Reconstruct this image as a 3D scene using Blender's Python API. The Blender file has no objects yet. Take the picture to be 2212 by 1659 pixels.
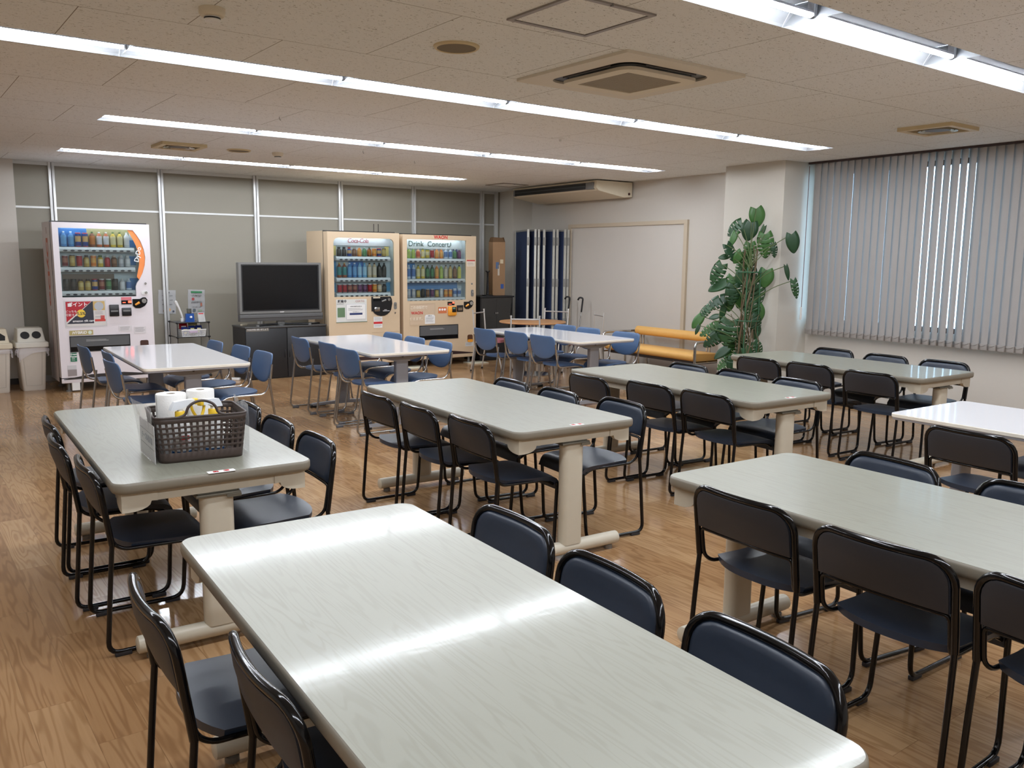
import bpy, bmesh, math, random
from mathutils import Vector, Matrix
PI = math.pi
random.seed(7)
scn = bpy.context.scene
COL = scn.collection

# ---------------------------------------------------------------- materials
MATS = {}
def s2l(c):
    return tuple(((v / 255) / 12.92 if v / 255 <= .04045 else ((v / 255 + .055) / 1.055) ** 2.4) for v in c)
def mat(name, rgb=(128, 128, 128), rough=.5, metal=0., var=.04, scale=20., bump=0., spec=.5, coat=0., emit=None, estr=0., alpha=1., sheen=0.):
    """Principled material whose colour is gently varied by a noise texture."""
    if name in MATS: return MATS[name]
    m = bpy.data.materials.new(name); m.use_nodes = True
    nt = m.node_tree; n = nt.nodes; l = nt.links
    b = n['Principled BSDF']
    c = s2l(rgb)
    tc = n.new('ShaderNodeTexCoord'); nz = n.new('ShaderNodeTexNoise')
    nz.inputs['Scale'].default_value = scale; nz.inputs['Detail'].default_value = 4
    l.new(tc.outputs['Object'], nz.inputs['Vector'])
    mx = n.new('ShaderNodeMix'); mx.data_type = 'RGBA'
    mx.inputs[6].default_value = tuple(max(0, v * (1 - var)) for v in c) + (1,)
    mx.inputs[7].default_value = tuple(min(1, v * (1 + var)) for v in c) + (1,)
    l.new(nz.outputs['Fac'], mx.inputs[0]); l.new(mx.outputs[2], b.inputs['Base Color'])
    b.inputs['Roughness'].default_value = rough; b.inputs['Metallic'].default_value = metal
    b.inputs['Specular IOR Level'].default_value = spec
    b.inputs['Coat Weight'].default_value = coat
    b.inputs['Alpha'].default_value = alpha
    if bump:
        bp = n.new('ShaderNodeBump'); bp.inputs['Strength'].default_value = bump; bp.inputs['Distance'].default_value = .002
        l.new(nz.outputs['Fac'], bp.inputs['Height']); l.new(bp.outputs[0], b.inputs['Normal'])
    if emit:
        b.inputs['Emission Color'].default_value = s2l(emit) + (1,); b.inputs['Emission Strength'].default_value = estr
    MATS[name] = m
    return m
def glass_mat(name, tint=(235, 240, 240), gloss=.06, rough=.02):
    if name in MATS: return MATS[name]
    m = bpy.data.materials.new(name); m.use_nodes = True
    nt = m.node_tree; n = nt.nodes; l = nt.links
    n.remove(n['Principled BSDF']); out = n['Material Output']
    t = n.new('ShaderNodeBsdfTransparent'); t.inputs[0].default_value = s2l(tint) + (1,)
    g = n.new('ShaderNodeBsdfGlossy'); g.inputs['Roughness'].default_value = rough
    lw = n.new('ShaderNodeLayerWeight'); lw.inputs['Blend'].default_value = .25
    ma = n.new('ShaderNodeMath'); ma.operation = 'MULTIPLY_ADD'; ma.inputs[1].default_value = .5; ma.inputs[2].default_value = gloss
    l.new(lw.outputs['Fresnel'], ma.inputs[0])
    mx = n.new('ShaderNodeMixShader'); l.new(ma.outputs[0], mx.inputs[0]); l.new(t.outputs[0], mx.inputs[1]); l.new(g.outputs[0], mx.inputs[2])
    l.new(mx.outputs[0], out.inputs[0]); MATS[name] = m
    return m

# ---------------------------------------------------------------- mesh helpers
def box(bm, x0, x1, y0, y1, z0, z1, bev=0., mi=0):
    r = bmesh.ops.create_cube(bm, size=1.)
    vs = r['verts']
    for v in vs:
        v.co = Vector((x0 + (v.co.x + .5) * (x1 - x0), y0 + (v.co.y + .5) * (y1 - y0), z0 + (v.co.z + .5) * (z1 - z0)))
    fs = set(f for v in vs for f in v.link_faces)
    for f in fs: f.material_index = mi
    if bev:
        es = set(e for v in vs for e in v.link_edges)
        bmesh.ops.bevel(bm, geom=list(es), offset=bev, segments=2, affect='EDGES', profile=.5)
    return bm
def smooth_path(pts, rad, n=5):
    """round the corners of a polyline"""
    P = [Vector(p) for p in pts]; out = [P[0]]
    for i in range(1, len(P) - 1):
        a, b, c = P[i - 1], P[i], P[i + 1]
        r = rad[i] if isinstance(rad, (list, tuple)) else rad
        d1, d2 = (a - b), (c - b)
        k = min(r, d1.length * .49, d2.length * .49)
        p1, p2 = b + d1.normalized() * k, b + d2.normalized() * k
        for j in range(n + 1):
            t = j / n
            out.append(p1 * (1 - t) ** 2 + b * 2 * t * (1 - t) + p2 * t * t)
    out.append(P[-1]); return out
def tube(bm, pts, r, seg=10, closed=False, caps=True, flat=1., mi=0):
    P = [Vector(p) for p in pts]; n = len(P); rings = []; up = None
    for i in range(n):
        if closed: t = (P[(i + 1) % n] - P[i - 1])
        else: t = (P[min(i + 1, n - 1)] - P[max(i - 1, 0)])
        t.normalize()
        if up is None:
            up = Vector((0, 0, 1)) if abs(t.z) < .9 else Vector((1, 0, 0))
        s = t.cross(up); s.normalize(); up = s.cross(t); up.normalize()
        rr = r[i] if isinstance(r, (list, tuple)) else r
        rings.append([bm.verts.new(P[i] + s * rr * math.cos(2 * PI * k / seg) + up * rr * flat * math.sin(2 * PI * k / seg)) for k in range(seg)])
    m = n if closed else n - 1
    for i in range(m):
        a, b = rings[i], rings[(i + 1) % n]
        for k in range(seg):
            f = bm.faces.new((a[k], a[(k + 1) % seg], b[(k + 1) % seg], b[k])); f.material_index = mi
    if caps and not closed:
        for rg in (rings[0], rings[-1][::-1]):
            f = bm.faces.new(rg[::-1]); f.material_index = mi
    return bm
def lathe(bm, prof, seg=20, c=(0, 0, 0), mis=None):
    rings = []
    for (r, z) in prof:
        if r < 1e-6: rings.append([bm.verts.new((c[0], c[1], c[2] + z))])
        else: rings.append([bm.verts.new((c[0] + r * math.cos(2 * PI * k / seg), c[1] + r * math.sin(2 * PI * k / seg), c[2] + z)) for k in range(seg)])
    for i in range(len(rings) - 1):
        a, b = rings[i], rings[i + 1]
        for k in range(seg):
            k2 = (k + 1) % seg
            if len(a) == 1 and len(b) == 1: continue
            if len(a) == 1: f = bm.faces.new((a[0], b[k2], b[k]))
            elif len(b) == 1: f = bm.faces.new((a[k], a[k2], b[0]))
            else: f = bm.faces.new((a[k], a[k2], b[k2], b[k]))
            if mis: f.material_index = mis[i]
    return bm
def poly(bm, pts, mi=0):
    f = bm.faces.new([bm.verts.new(p) for p in pts]); f.material_index = mi
    return f
def extrude_poly(bm, pts2, z0, z1, plane='xy', mi=0):
    """prism of a 2-D outline: plane xy (along z), xz (along y), yz (along x)"""
    def P(a, b, h):
        return (a, b, h) if plane == 'xy' else ((a, h, b) if plane == 'xz' else (h, a, b))
    A = [bm.verts.new(P(a, b, z0)) for a, b in pts2]; B = [bm.verts.new(P(a, b, z1)) for a, b in pts2]
    n = len(A); fs = [bm.faces.new(A[::-1]), bm.faces.new(B)]
    for i in range(n): fs.append(bm.faces.new((A[i], A[(i + 1) % n], B[(i + 1) % n], B[i])))
    for f in fs: f.material_index = mi
    return bm
def rrect(x0, x1, y0, y1, r, n=5, corners=(1, 1, 1, 1)):
    out = []
    for (cx, cy, a0, on) in ((x1 - r, y1 - r, 0, corners[0]), (x0 + r, y1 - r, 90, corners[1]), (x0 + r, y0 + r, 180, corners[2]), (x1 - r, y0 + r, 270, corners[3])):
        if on:
            for i in range(n + 1):
                a = math.radians(a0 + 90 * i / n); out.append((cx + r * math.cos(a), cy + r * math.sin(a)))
        else:
            a = math.radians(a0 + 45); out.append((cx + r * (1 if math.cos(a) > 0 else -1), cy + r * (1 if math.sin(a) > 0 else -1)))
    return out
def plate(bm, outer, holes, d0, d1, plane='xz'):
    """plate with holes, outline in 2-D, thickness d0..d1 along the third axis"""
    def P(a, b, h):
        return (a, b, h) if plane == 'xy' else ((a, h, b) if plane == 'xz' else (h, a, b))
    t = bmesh.new(); es = []
    for loop in [outer] + holes:
        vs = [t.verts.new((a, b, 0)) for a, b in loop]
        for i in range(len(vs)): es.append(t.edges.new((vs[i], vs[(i + 1) % len(vs)])))
    bmesh.ops.triangle_fill(t, use_beauty=True, use_dissolve=False, edges=es)
    t.verts.ensure_lookup_table(); t.faces.ensure_lookup_table()
    va = [bm.verts.new(P(v.co.x, v.co.y, d0)) for v in t.verts]; vb = [bm.verts.new(P(v.co.x, v.co.y, d1)) for v in t.verts]
    for f in t.faces:
        i = [v.index for v in f.verts]
        bm.faces.new([va[k] for k in i]); bm.faces.new([vb[k] for k in i[::-1]])
    for e in t.edges:
        if len(e.link_faces) == 1:
            a, b = e.verts[0].index, e.verts[1].index
            bm.faces.new((va[a], va[b], vb[b], vb[a]))
    t.free(); return bm

def obj(name, bm, m, parent=None, ang=35, loc=None, rot=None):
    bmesh.ops.recalc_face_normals(bm, faces=bm.faces[:])
    me = bpy.data.meshes.new(name); bm.to_mesh(me); bm.free()
    for x in (m if isinstance(m, (list, tuple)) else [m]): me.materials.append(x)
    for p in me.polygons: p.use_smooth = True
    me.set_sharp_from_angle(angle=math.radians(ang))
    o = bpy.data.objects.new(name, me); COL.objects.link(o)
    if parent: o.parent = parent
    if loc: o.location = loc
    if rot: o.rotation_euler = rot
    return o
def tag(o, label, cat, group=None):
    o['label'] = label; o['category'] = cat
    if group: o['group'] = group
    return o
def thing(name, label, cat, loc=(0, 0, 0), rz=0., group=None):
    o = bpy.data.objects.new(name, None); COL.objects.link(o)
    o.empty_display_size = .1
    o.location = loc; o.rotation_euler = (0, 0, rz)
    return tag(o, label, cat, group)
def struct(name, bm, m, **k):
    o = obj(name, bm, m, **k); o['kind'] = 'structure'; return o
def kids(o): return [c for c in o.children]
def copy_tree(o, parent=None):
    c = o.copy(); COL.objects.link(c)
    if parent: c.parent = parent
    for ch in list(o.children): copy_tree(ch, c)
    return c
B = bmesh.new

# lettering: every string is turned into a mesh once
def text_mesh(s, size, align='CENTER', shear=0., bold=0., space=1.):
    cu = bpy.data.curves.new('lettering', 'FONT'); cu.body = s; cu.size = size; cu.align_x = align; cu.align_y = 'CENTER'
    cu.extrude = .0004; cu.shear = shear; cu.offset = bold; cu.space_character = space; cu.resolution_u = 3
    o = bpy.data.objects.new('lettering', cu); COL.objects.link(o)
    bpy.context.view_layer.update()
    me = bpy.data.meshes.new_from_object(o.evaluated_get(bpy.context.evaluated_depsgraph_get()))
    bpy.data.objects.remove(o); bpy.data.curves.remove(cu)
    return me
TXT = {}
def prep(*a, **k): TXT[a[0] + str(a[1])] = text_mesh(*a, **k)
def letters(s, size, m, parent, loc, rot=(PI / 2, 0, 0), name='lettering'):
    me = TXT[s + str(size)].copy(); me.materials.clear(); me.materials.append(m)
    o = bpy.data.objects.new(name, me); COL.objects.link(o); o.parent = parent; o.location = loc; o.rotation_euler = rot
    return o
prep('DyDo', .20, bold=.006); prep('ポイント', .05, bold=.0012); prep('amazon gift card', .034, bold=.0006); prep('5.5%', .045, bold=.001)
prep('どっちも', .030); prep('可能する!', .031); prep('HYBRID', .042, shear=.25, bold=.001); prep('Green\nPower', .026, bold=.0008); prep('DyDo', .07, bold=.001)
prep('Coca-Cola', .082, shear=.22, bold=-.0002, space=.86); prep('販売中', .042, bold=.0012); prep('CERTO', .036, space=1.15)
prep('WAON', .066, bold=.0022, space=1.05); prep('WAON', .055, bold=.0016, space=1.05); prep('Drink  Concert♪', .105); prep('この自販機で', .046, bold=.0006); prep('使えます。', .046, bold=.0006)
prep('TVは大切に使いましょう', .024); prep('SHARP', .018, bold=.0004); prep('価格表', .026, bold=.0008)
prep('パン            110円', .017); prep('カップ麺      150円', .017); prep('菓子          100円', .017)
prep('この箱の中に商品代金\nを入れてください', .014); prep('おつりが必要な方は\n係まで申し出て下さい', .014); prep('ご協力お願いします', .013)
prep('禁   煙', .022, bold=.0006); prep('テーブル備品用', .030, bold=.0008)
prep('お支払方法変更のお知らせ', .014, bold=.0003); prep('現金のみ使用できます', .010); prep('お知らせ', .016, bold=.0003)
prep('販売機に関するお問合せは', .010); prep('注意', .020, bold=.0006); prep('+', .05)

# ---------------------------------------------------------------- camera
H = 1.51953; FPX = 1846.163
RX, UY, FW = (.8025166, -.5965417, .0102487), (.0785536, .1226737, .9893334), (.5914359, .7931514, -.1453082)
cam = bpy.data.cameras.new('camera'); co = bpy.data.objects.new('camera', cam); COL.objects.link(co)
cam.sensor_fit = 'HORIZONTAL'; cam.sensor_width = 36; cam.lens = FPX / 2212 * 36; cam.clip_start = .02; cam.clip_end = 200
co.matrix_world = Matrix(((RX[0], UY[0], -FW[0], 0), (RX[1], UY[1], -FW[1], 0), (RX[2], UY[2], -FW[2], H), (0, 0, 0, 1)))
scn.camera = co
ZC = 2.583

# ---------------------------------------------------------------- shared materials
M_wall = mat('wall_paint', (201, 196, 187), .75, var=.015, scale=30, bump=.1)
M_wall2 = mat('pillar_paint', (198, 193, 182), .75, var=.015, scale=30, bump=.1)
M_panel = mat('partition_panel', (140, 135, 122), .55, var=.02, scale=6)
M_alu = mat('aluminium_strip', (205, 206, 204), .35, .35, var=.02)
M_dark = mat('dark_baseboard', (44, 38, 36), .5)
M_black = mat('black_plastic', (20, 21, 24), .35)
M_blackgl = mat('black_gloss', (10, 11, 14), .12)
M_grey = mat('grey_plastic', (120, 120, 118), .45)
M_white = mat('white_plastic', (226, 226, 224), .4)
M_paper = mat('paper_white', (232, 232, 230), .7)
M_ivory = mat('ivory_plastic', (218, 208, 186), .5)
M_ivory2 = mat('aged_ivory', (205, 187, 148), .5)
M_chrome = mat('chrome', (200, 200, 200), .16, 1., var=.02)
M_frame_blk = mat('black_enamel', (9, 9, 11), .13, spec=.4)
M_txtred = mat('red_print', (196, 44, 44), .5)
M_txtdk = mat('dark_print', (52, 52, 58), .6)
M_txtwh = mat('white_print', (240, 240, 240), .5)
M_glass = glass_mat('display_glass', gloss=.035)

# ---------------------------------------------------------------- floor, ceiling
def floor_material():
    m = bpy.data.materials.new('wood_vinyl_floor'); m.use_nodes = True
    nt = m.node_tree; n = nt.nodes; l = nt.links; b = n['Principled BSDF']
    tc = n.new('ShaderNodeTexCoord'); mp = n.new('ShaderNodeMapping'); mp.inputs['Rotation'].default_value = (0, 0, PI / 2)
    l.new(tc.outputs['Object'], mp.inputs['Vector'])
    br = n.new('ShaderNodeTexBrick'); br.offset = .37; br.offset_frequency = 2
    br.inputs['Scale'].default_value = 1; br.inputs['Brick Width'].default_value = .92; br.inputs['Row Height'].default_value = .152
    br.inputs['Mortar Size'].default_value = .0012; br.inputs['Mortar Smooth'].default_value = .2
    br.inputs['Color1'].default_value = (0, 0, 0, 1); br.inputs['Color2'].default_value = (1, 1, 1, 1); br.inputs['Mortar'].default_value = (.5, .5, .5, 1)
    l.new(mp.outputs[0], br.inputs['Vector'])
    # per plank offset of the grain
    sep = n.new('ShaderNodeSeparateColor'); l.new(br.outputs['Color'], sep.inputs[0])
    off = n.new('ShaderNodeVectorMath'); off.operation = 'SCALE'; off.inputs[0].default_value = (7.3, 3.1, 5.7); l.new(sep.outputs[0], off.inputs['Scale'])
    add = n.new('ShaderNodeVectorMath'); l.new(mp.outputs[0], add.inputs[0]); l.new(off.outputs[0], add.inputs[1])
    st = n.new('ShaderNodeMapping'); st.inputs['Scale'].default_value = (.8, 8., 1.); l.new(add.outputs[0], st.inputs['Vector'])
    nz = n.new('ShaderNodeTexNoise'); nz.inputs['Scale'].default_value = 1.4; nz.inputs['Detail'].default_value = 2; nz.inputs['Distortion'].default_value = .3
    l.new(st.outputs[0], nz.inputs['Vector'])
    mul = n.new('ShaderNodeMath'); mul.operation = 'MULTIPLY'; mul.inputs[1].default_value = 64; l.new(nz.outputs['Fac'], mul.inputs[0])
    si = n.new('ShaderNodeMath'); si.operation = 'SINE'; l.new(mul.outputs[0], si.inputs[0])
    gr = n.new('ShaderNodeMapRange'); gr.inputs[1].default_value = -.2; gr.inputs[2].default_value = 1; l.new(si.outputs[0], gr.inputs[0])
    st2 = n.new('ShaderNodeMapping'); st2.inputs['Scale'].default_value = (4, 90., 1.); l.new(add.outputs[0], st2.inputs['Vector'])
    nf = n.new('ShaderNodeTexNoise'); nf.inputs['Scale'].default_value = 1.; nf.inputs['Detail'].default_value = 3; l.new(st2.outputs[0], nf.inputs['Vector'])
    base = n.new('ShaderNodeValToRGB'); base.color_ramp.elements[0].color = s2l((168, 130, 91)) + (1,); base.color_ramp.elements[1].color = s2l((192, 156, 114)) + (1,)
    l.new(sep.outputs[0], base.inputs[0])
    big = n.new('ShaderNodeTexNoise'); big.inputs['Scale'].default_value = .9; big.inputs['Detail'].default_value = 3; l.new(tc.outputs['Object'], big.inputs['Vector'])
    bigm = n.new('ShaderNodeMix'); bigm.data_type = 'RGBA'; bigm.blend_type = 'MULTIPLY'
    brp = n.new('ShaderNodeValToRGB'); brp.color_ramp.elements[0].position = .35; brp.color_ramp.elements[0].color = (.80, .78, .78, 1); brp.color_ramp.elements[1].position = .62; brp.color_ramp.elements[1].color = (1, 1, 1, 1)
    l.new(big.outputs['Fac'], brp.inputs[0]); bigm.inputs[0].default_value = 1; l.new(base.outputs[0], bigm.inputs[6]); l.new(brp.outputs[0], bigm.inputs[7])
    m1 = n.new('ShaderNodeMix'); m1.data_type = 'RGBA'; m1.blend_type = 'MULTIPLY'; m1.inputs[7].default_value = (.70, .64, .58, 1)
    g2 = n.new('ShaderNodeMath'); g2.operation = 'MULTIPLY'; g2.inputs[1].default_value = .75; l.new(gr.outputs[0], g2.inputs[0])
    l.new(g2.outputs[0], m1.inputs[0]); l.new(bigm.outputs[2], m1.inputs[6])
    m2 = n.new('ShaderNodeMix'); m2.data_type = 'RGBA'; m2.blend_type = 'MULTIPLY'; m2.inputs[7].default_value = (.82, .80, .78, 1)
    l.new(nf.outputs['Fac'], m2.inputs[0]); l.new(m1.outputs[2], m2.inputs[6])
    m3 = n.new('ShaderNodeMix'); m3.data_type = 'RGBA'; m3.blend_type = 'MULTIPLY'; m3.inputs[7].default_value = (.70, .67, .65, 1)
    l.new(br.outputs['Fac'], m3.inputs[0]); l.new(m2.outputs[2], m3.inputs[6]); l.new(m3.outputs[2], b.inputs['Base Color'])
    # patchy wax
    wx = n.new('ShaderNodeTexNoise'); wx.inputs['Scale'].default_value = 1.7; wx.inputs['Detail'].default_value = 4; l.new(tc.outputs['Object'], wx.inputs['Vector'])
    wr = n.new('ShaderNodeMapRange'); wr.inputs[1].default_value = .3; wr.inputs[2].default_value = .7; wr.inputs[3].default_value = .07; wr.inputs[4].default_value = .19
    l.new(wx.outputs['Fac'], wr.inputs[0]); l.new(wr.outputs[0], b.inputs['Roughness'])
    b.inputs['Specular IOR Level'].default_value = .5
    wb = n.new('ShaderNodeTexNoise'); wb.inputs['Scale'].default_value = 9; wb.inputs['Detail'].default_value = 2; l.new(tc.outputs['Object'], wb.inputs['Vector'])
    bp = n.new('ShaderNodeBump'); bp.inputs['Strength'].default_value = .10; bp.inputs['Distance'].default_value = .004
    l.new(wb.outputs['Fac'], bp.inputs['Height']); l.new(bp.outputs[0], b.inputs['Normal'])
    return m
def ceiling_material():
    m = bpy.data.materials.new('fissured_ceiling_board'); m.use_nodes = True
    nt = m.node_tree; n = nt.nodes; l = nt.links; b = n['Principled BSDF']
    tc = n.new('ShaderNodeTexCoord'); mp = n.new('ShaderNodeMapping'); mp.inputs['Location'].default_value = (-.812 + 9.225, -3.343 + 9.225 * 2 - 9.225, 0)
    l.new(tc.outputs['Object'], mp.inputs['Vector'])
    br = n.new('ShaderNodeTexBrick'); br.offset = .5; br.offset_frequency = 2
    for k, v in (('Scale', 1), ('Brick Width', .9225), ('Row Height', .9225), ('Mortar Size', .0022), ('Mortar Smooth', .1)): br.inputs[k].default_value = v
    l.new(mp.outputs[0], br.inputs['Vector'])
    st = n.new('ShaderNodeMapping'); st.inputs['Scale'].default_value = (55., 110., 1.); l.new(tc.outputs['Object'], st.inputs['Vector'])
    nz = n.new('ShaderNodeTexNoise'); nz.inputs['Scale'].default_value = 1.; nz.inputs['Detail'].default_value = 1.5; nz.inputs['Distortion'].default_value = 1.2; l.new(st.outputs[0], nz.inputs['Vector'])
    rp = n.new('ShaderNodeValToRGB'); rp.color_ramp.elements[0].position = .30; rp.color_ramp.elements[0].color = (1, 1, 1, 1); rp.color_ramp.elements[1].position = .36; rp.color_ramp.elements[1].color = (0, 0, 0, 1)
    l.new(nz.outputs['Fac'], rp.inputs[0])
    m1 = n.new('ShaderNodeMix'); m1.data_type = 'RGBA'; m1.inputs[6].default_value = s2l((228, 230, 229)) + (1,); m1.inputs[7].default_value = s2l((148, 145, 138)) + (1,)
    l.new(rp.outputs[0], m1.inputs[0])
    m2 = n.new('ShaderNodeMix'); m2.data_type = 'RGBA'; m2.inputs[7].default_value = s2l((130, 122, 112)) + (1,)
    l.new(br.outputs['Fac'], m2.inputs[0]); l.new(m1.outputs[2], m2.inputs[6]); l.new(m2.outputs[2], b.inputs['Base Color'])
    b.inputs['Roughness'].default_value = .9
    bp = n.new('ShaderNodeBump'); bp.inputs['Strength'].default_value = .4; bp.inputs['Distance'].default_value = .002; bp.invert = True
    l.new(rp.outputs[0], bp.inputs['Height']); l.new(bp.outputs[0], b.inputs['Normal'])
    return m
X0, X1, Y0, Y1 = -2.6, 9.0, -2.6, 11.9
bm = B(); box(bm, X0, X1, Y0, Y1, -.1, 0); struct('floor', bm, floor_material())

STRIPS = [(-.13, -1.54, 7), (2.42, -.29, 6), (5.015, -1.32, 7), (7.52, 1.546, 5), (10.09, 1.654, 4)]   # y, x start, number of fixtures
UL = 1.246; HWID = .155
bm = B(); yc = Y0
for (ys, xs, nn) in STRIPS:
    box(bm, X0, X1, yc, ys - HWID, ZC, ZC + .12)
    if xs > X0: box(bm, X0, xs, ys - HWID, ys + HWID, ZC, ZC + .12)
    xe = xs + nn * UL
    if xe < X1: box(bm, xe, X1, ys - HWID, ys + HWID, ZC, ZC + .12)
    yc = ys + HWID
box(bm, X0, X1, yc, Y1, ZC, ZC + .12)
struct('ceiling', bm, ceiling_material())

# ---------------------------------------------------------------- walls
YB = 11.52
bm = B(); box(bm, X0, X1, YB, YB + .1, 0, ZC + .1); struct('wall_back', bm, M_panel)
bm = B(); box(bm, X0 - .1, X0, Y0, Y1, 0, ZC + .1); struct('wall_left', bm, M_wall)
bm = B(); box(bm, X0, X1, Y0 - .1, Y0, 0, ZC + .1); struct('wall_near', bm, M_wall)
bm = B(); box(bm, X0, 1.39, 11.42, YB, 0, ZC); struct('wall_pilaster', bm, M_wall)
# back wall: aluminium posts and rails between the grey panels
k = 1
def trim(bm, m=M_alu):
    global k
    o = struct('trim_%d' % k, bm, m); k += 1; return o
POSTS = [1.79, 3.015, 4.24, 5.478, 6.68, 7.94]
for px in POSTS:
    bm = B(); box(bm, px - .034, px - .006, YB - .035, YB, 0, ZC); box(bm, px, px + .03, YB - .045, YB, 0, ZC, .004); trim(bm)
bm = B(); box(bm, 1.39, 8.21, YB - .012, YB, ZC - .04, ZC); trim(bm)
for a, b_ in zip([1.39] + [p + .03 for p in POSTS], [p - .034 for p in POSTS] + [8.21]):
    bm = B(); box(bm, a, b_, YB - .010, YB, 2.045, 2.068); trim(bm)
bm = B(); box(bm, 8.19, 8.25, YB - .03, YB, 0, ZC); trim(bm)
bm = B(); box(bm, 1.4, 8.2, YB - .012, YB, 0, .07); struct('baseboard_back', bm, mat('grey_baseboard', (150, 150, 148), .5))
bm = B(); box(bm, -2.6, 1.392, 11.405, 11.42, 0, .07); struct('baseboard_left', bm, M_dark)

# right wall, turned a little against the strips of light
RW0 = Vector((8.45, 7.0, 0)); RA = -math.atan(.049); RWM = Matrix.Translation(RW0) @ Matrix.Rotation(RA, 4, 'Z')
def rw(o):   # give an object the right wall's frame: local x<0 is the room side, local y runs along the wall
    o.location = RW0; o.rotation_euler = (0, 0, RA); return o
# local y extents: window from -5.4 to -1.32
bm = B()
box(bm, 0, .12, -1.28, 4.7, 0, ZC + .1)
box(bm, 0, .12, -9.8, -5.6, 0, ZC + .1)
box(bm, 0, .12, -5.6, -1.28, 0, .84)
box(bm, 0, .12, -5.6, -1.28, 2.50, ZC + .1)
rw(struct('wall_right', bm, M_wall))
bm = B(); box(bm, -.50, 0, -1.27, -.44, 0, ZC); rw(struct('wall_pillar', bm, M_wall2))
bm = B(); box(bm, -.37, .05, 4.11, 4.7, 0, ZC); rw(struct('wall_corner', bm, M_wall2))
bm = B(); box(bm, -.014, 0, -.44, 4.11, 0, .065); rw(struct('baseboard_right', bm, M_dark))
bm = B(); box(bm, -.014, 0, -9.5, -1.27, 0, .065); rw(struct('baseboard_window', bm, M_dark))
# sliding door panel in its beige frame
M_doorfr = mat('door_frame_beige', (196, 182, 160), .5)
bm = B()
box(bm, -.035, 0, .60, .66, 0, 2.03); box(bm, -.035, 0, 3.04, 3.10, 0, 2.03); box(bm, -.0365, 0, .5985, 3.1015, 1.985, 2.0365)
d1 = struct('door_1', bm, M_doorfr)
rw(d1)
bm = B(); box(bm, -.012, -.001, .66, 3.04, .065, 1.985); obj('door_panel', bm, mat('door_panel_white', (203, 198, 190), .6, var=.02, scale=3), d1)
# window behind the blind
bm = B()
for a, b_ in ((-5.6, -5.55), (-1.33, -1.28), (-3.48, -3.42)): box(bm, .05, .10, a, b_, .84, 2.50)
box(bm, .05, .10, -5.6, -1.28, .84, .89); box(bm, .05, .10, -5.6, -1.28, 2.45, 2.50)
w1 = struct('window_1', bm, mat('window_aluminium', (92, 70, 60), .4, .4)); rw(w1)
bm = B(); box(bm, .070, .076, -5.55, -3.48, .89, 2.45); obj('window_pane', bm, glass_mat('window_glass', (225, 238, 240), .04), w1)
bm = B(); box(bm, .080, .086, -3.42, -1.33, .89, 2.45); obj('window_pane', bm, MATS['window_glass'], w1)
bm = B(); box(bm, 9.5, 60, -40, 60, -4.2, -4.0); g = struct('ground_outside', bm, mat('outside_asphalt', (150, 160, 160), .9, scale=1.5))

# ---------------------------------------------------------------- vertical blind
M_slat = mat('blind_fabric', (166, 162, 159), .8, var=.02, scale=60)
M_slat2 = mat('blind_weight', (154, 149, 144), .7)
bl = thing('vertical_blind', 'long grey vertical blind covering the window on the right wall', 'blind'); rw(bl)
XB = -.115
bm = B(); box(bm, XB - .025, XB + .025, -5.9, -1.285, ZC - .022, ZC - .001); obj('head_rail', bm, mat('dark_rail', (60, 46, 46), .4), bl)
def slat_bm(w=.10, z0=.735, z1=ZC - .022, curve=.006):
    bm = B(); N = 5; lo = []; hi = []
    for side in (0, 1):
        a = []; b_ = []
        for i in range(N + 1):
            t = -1 + 2 * i / N; y = t * w / 2; x = curve * (t * t) + (.0012 if side else 0)
            a.append(bm.verts.new((x, y, z0))); b_.append(bm.verts.new((x, y, z1)))
        for i in range(N): bm.faces.new((a[i], a[i + 1], b_[i + 1], b_[i]))
        lo.append(a); hi.append(b_)
    for e in (0, N): bm.faces.new((lo[0][e], lo[1][e], hi[1][e], hi[0][e]))
    for q in (lo, hi):
        for i in range(N): bm.faces.new((q[0][i], q[0][i + 1], q[1][i + 1], q[1][i]))
    return bm
slat0 = None; sy = -1.39; i = 0
open_at = {15: -16, 16: -26, 17: -19, 18: -26, 19: -19, 20: -27, 21: -24, 22: -15}
while sy > -5.85:
    if slat0 is None:
        s = slat0 = obj('slat', slat_bm(), M_slat, bl)
        bm = B(); box(bm, -.006, .008, -.052, .052, .728, .785, .002); wt = obj('bottom_weight', bm, M_slat2, s)
        bm = B(); tube(bm, [(-.008, -.045, .778), (-.010, -.02, .766), (-.010, 0, .762), (-.010, .02, .766), (-.008, .045, .778)], .0016, 6); obj('chain', bm, mat('chain_plastic', (140, 134, 130), .4), s)
    else: s = copy_tree(slat0, bl)
    a = open_at.get(i, random.uniform(-16.5, -11))
    s.location = (XB, sy, 0); s.rotation_euler = (0, 0, math.radians(a))
    i += 1; sy -= .0795
bm = B(); tube(bm, [(-.03, 0, 2.54), (-.028, 0, 1.6), (-.03, 0, .92)], .004, 6); o = obj('pull_cord', bm, mat('cord_brown', (120, 84, 74), .6), bl); o.location = (XB, -1.305, 0)
bm = B(); tube(bm, [(-.03, 0, 1.02), (-.03, 0, .88)], [.012, .016], 8); o = obj('cord_weight', bm, M_white, bl); o.location = (XB, -1.305, 0)

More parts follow.
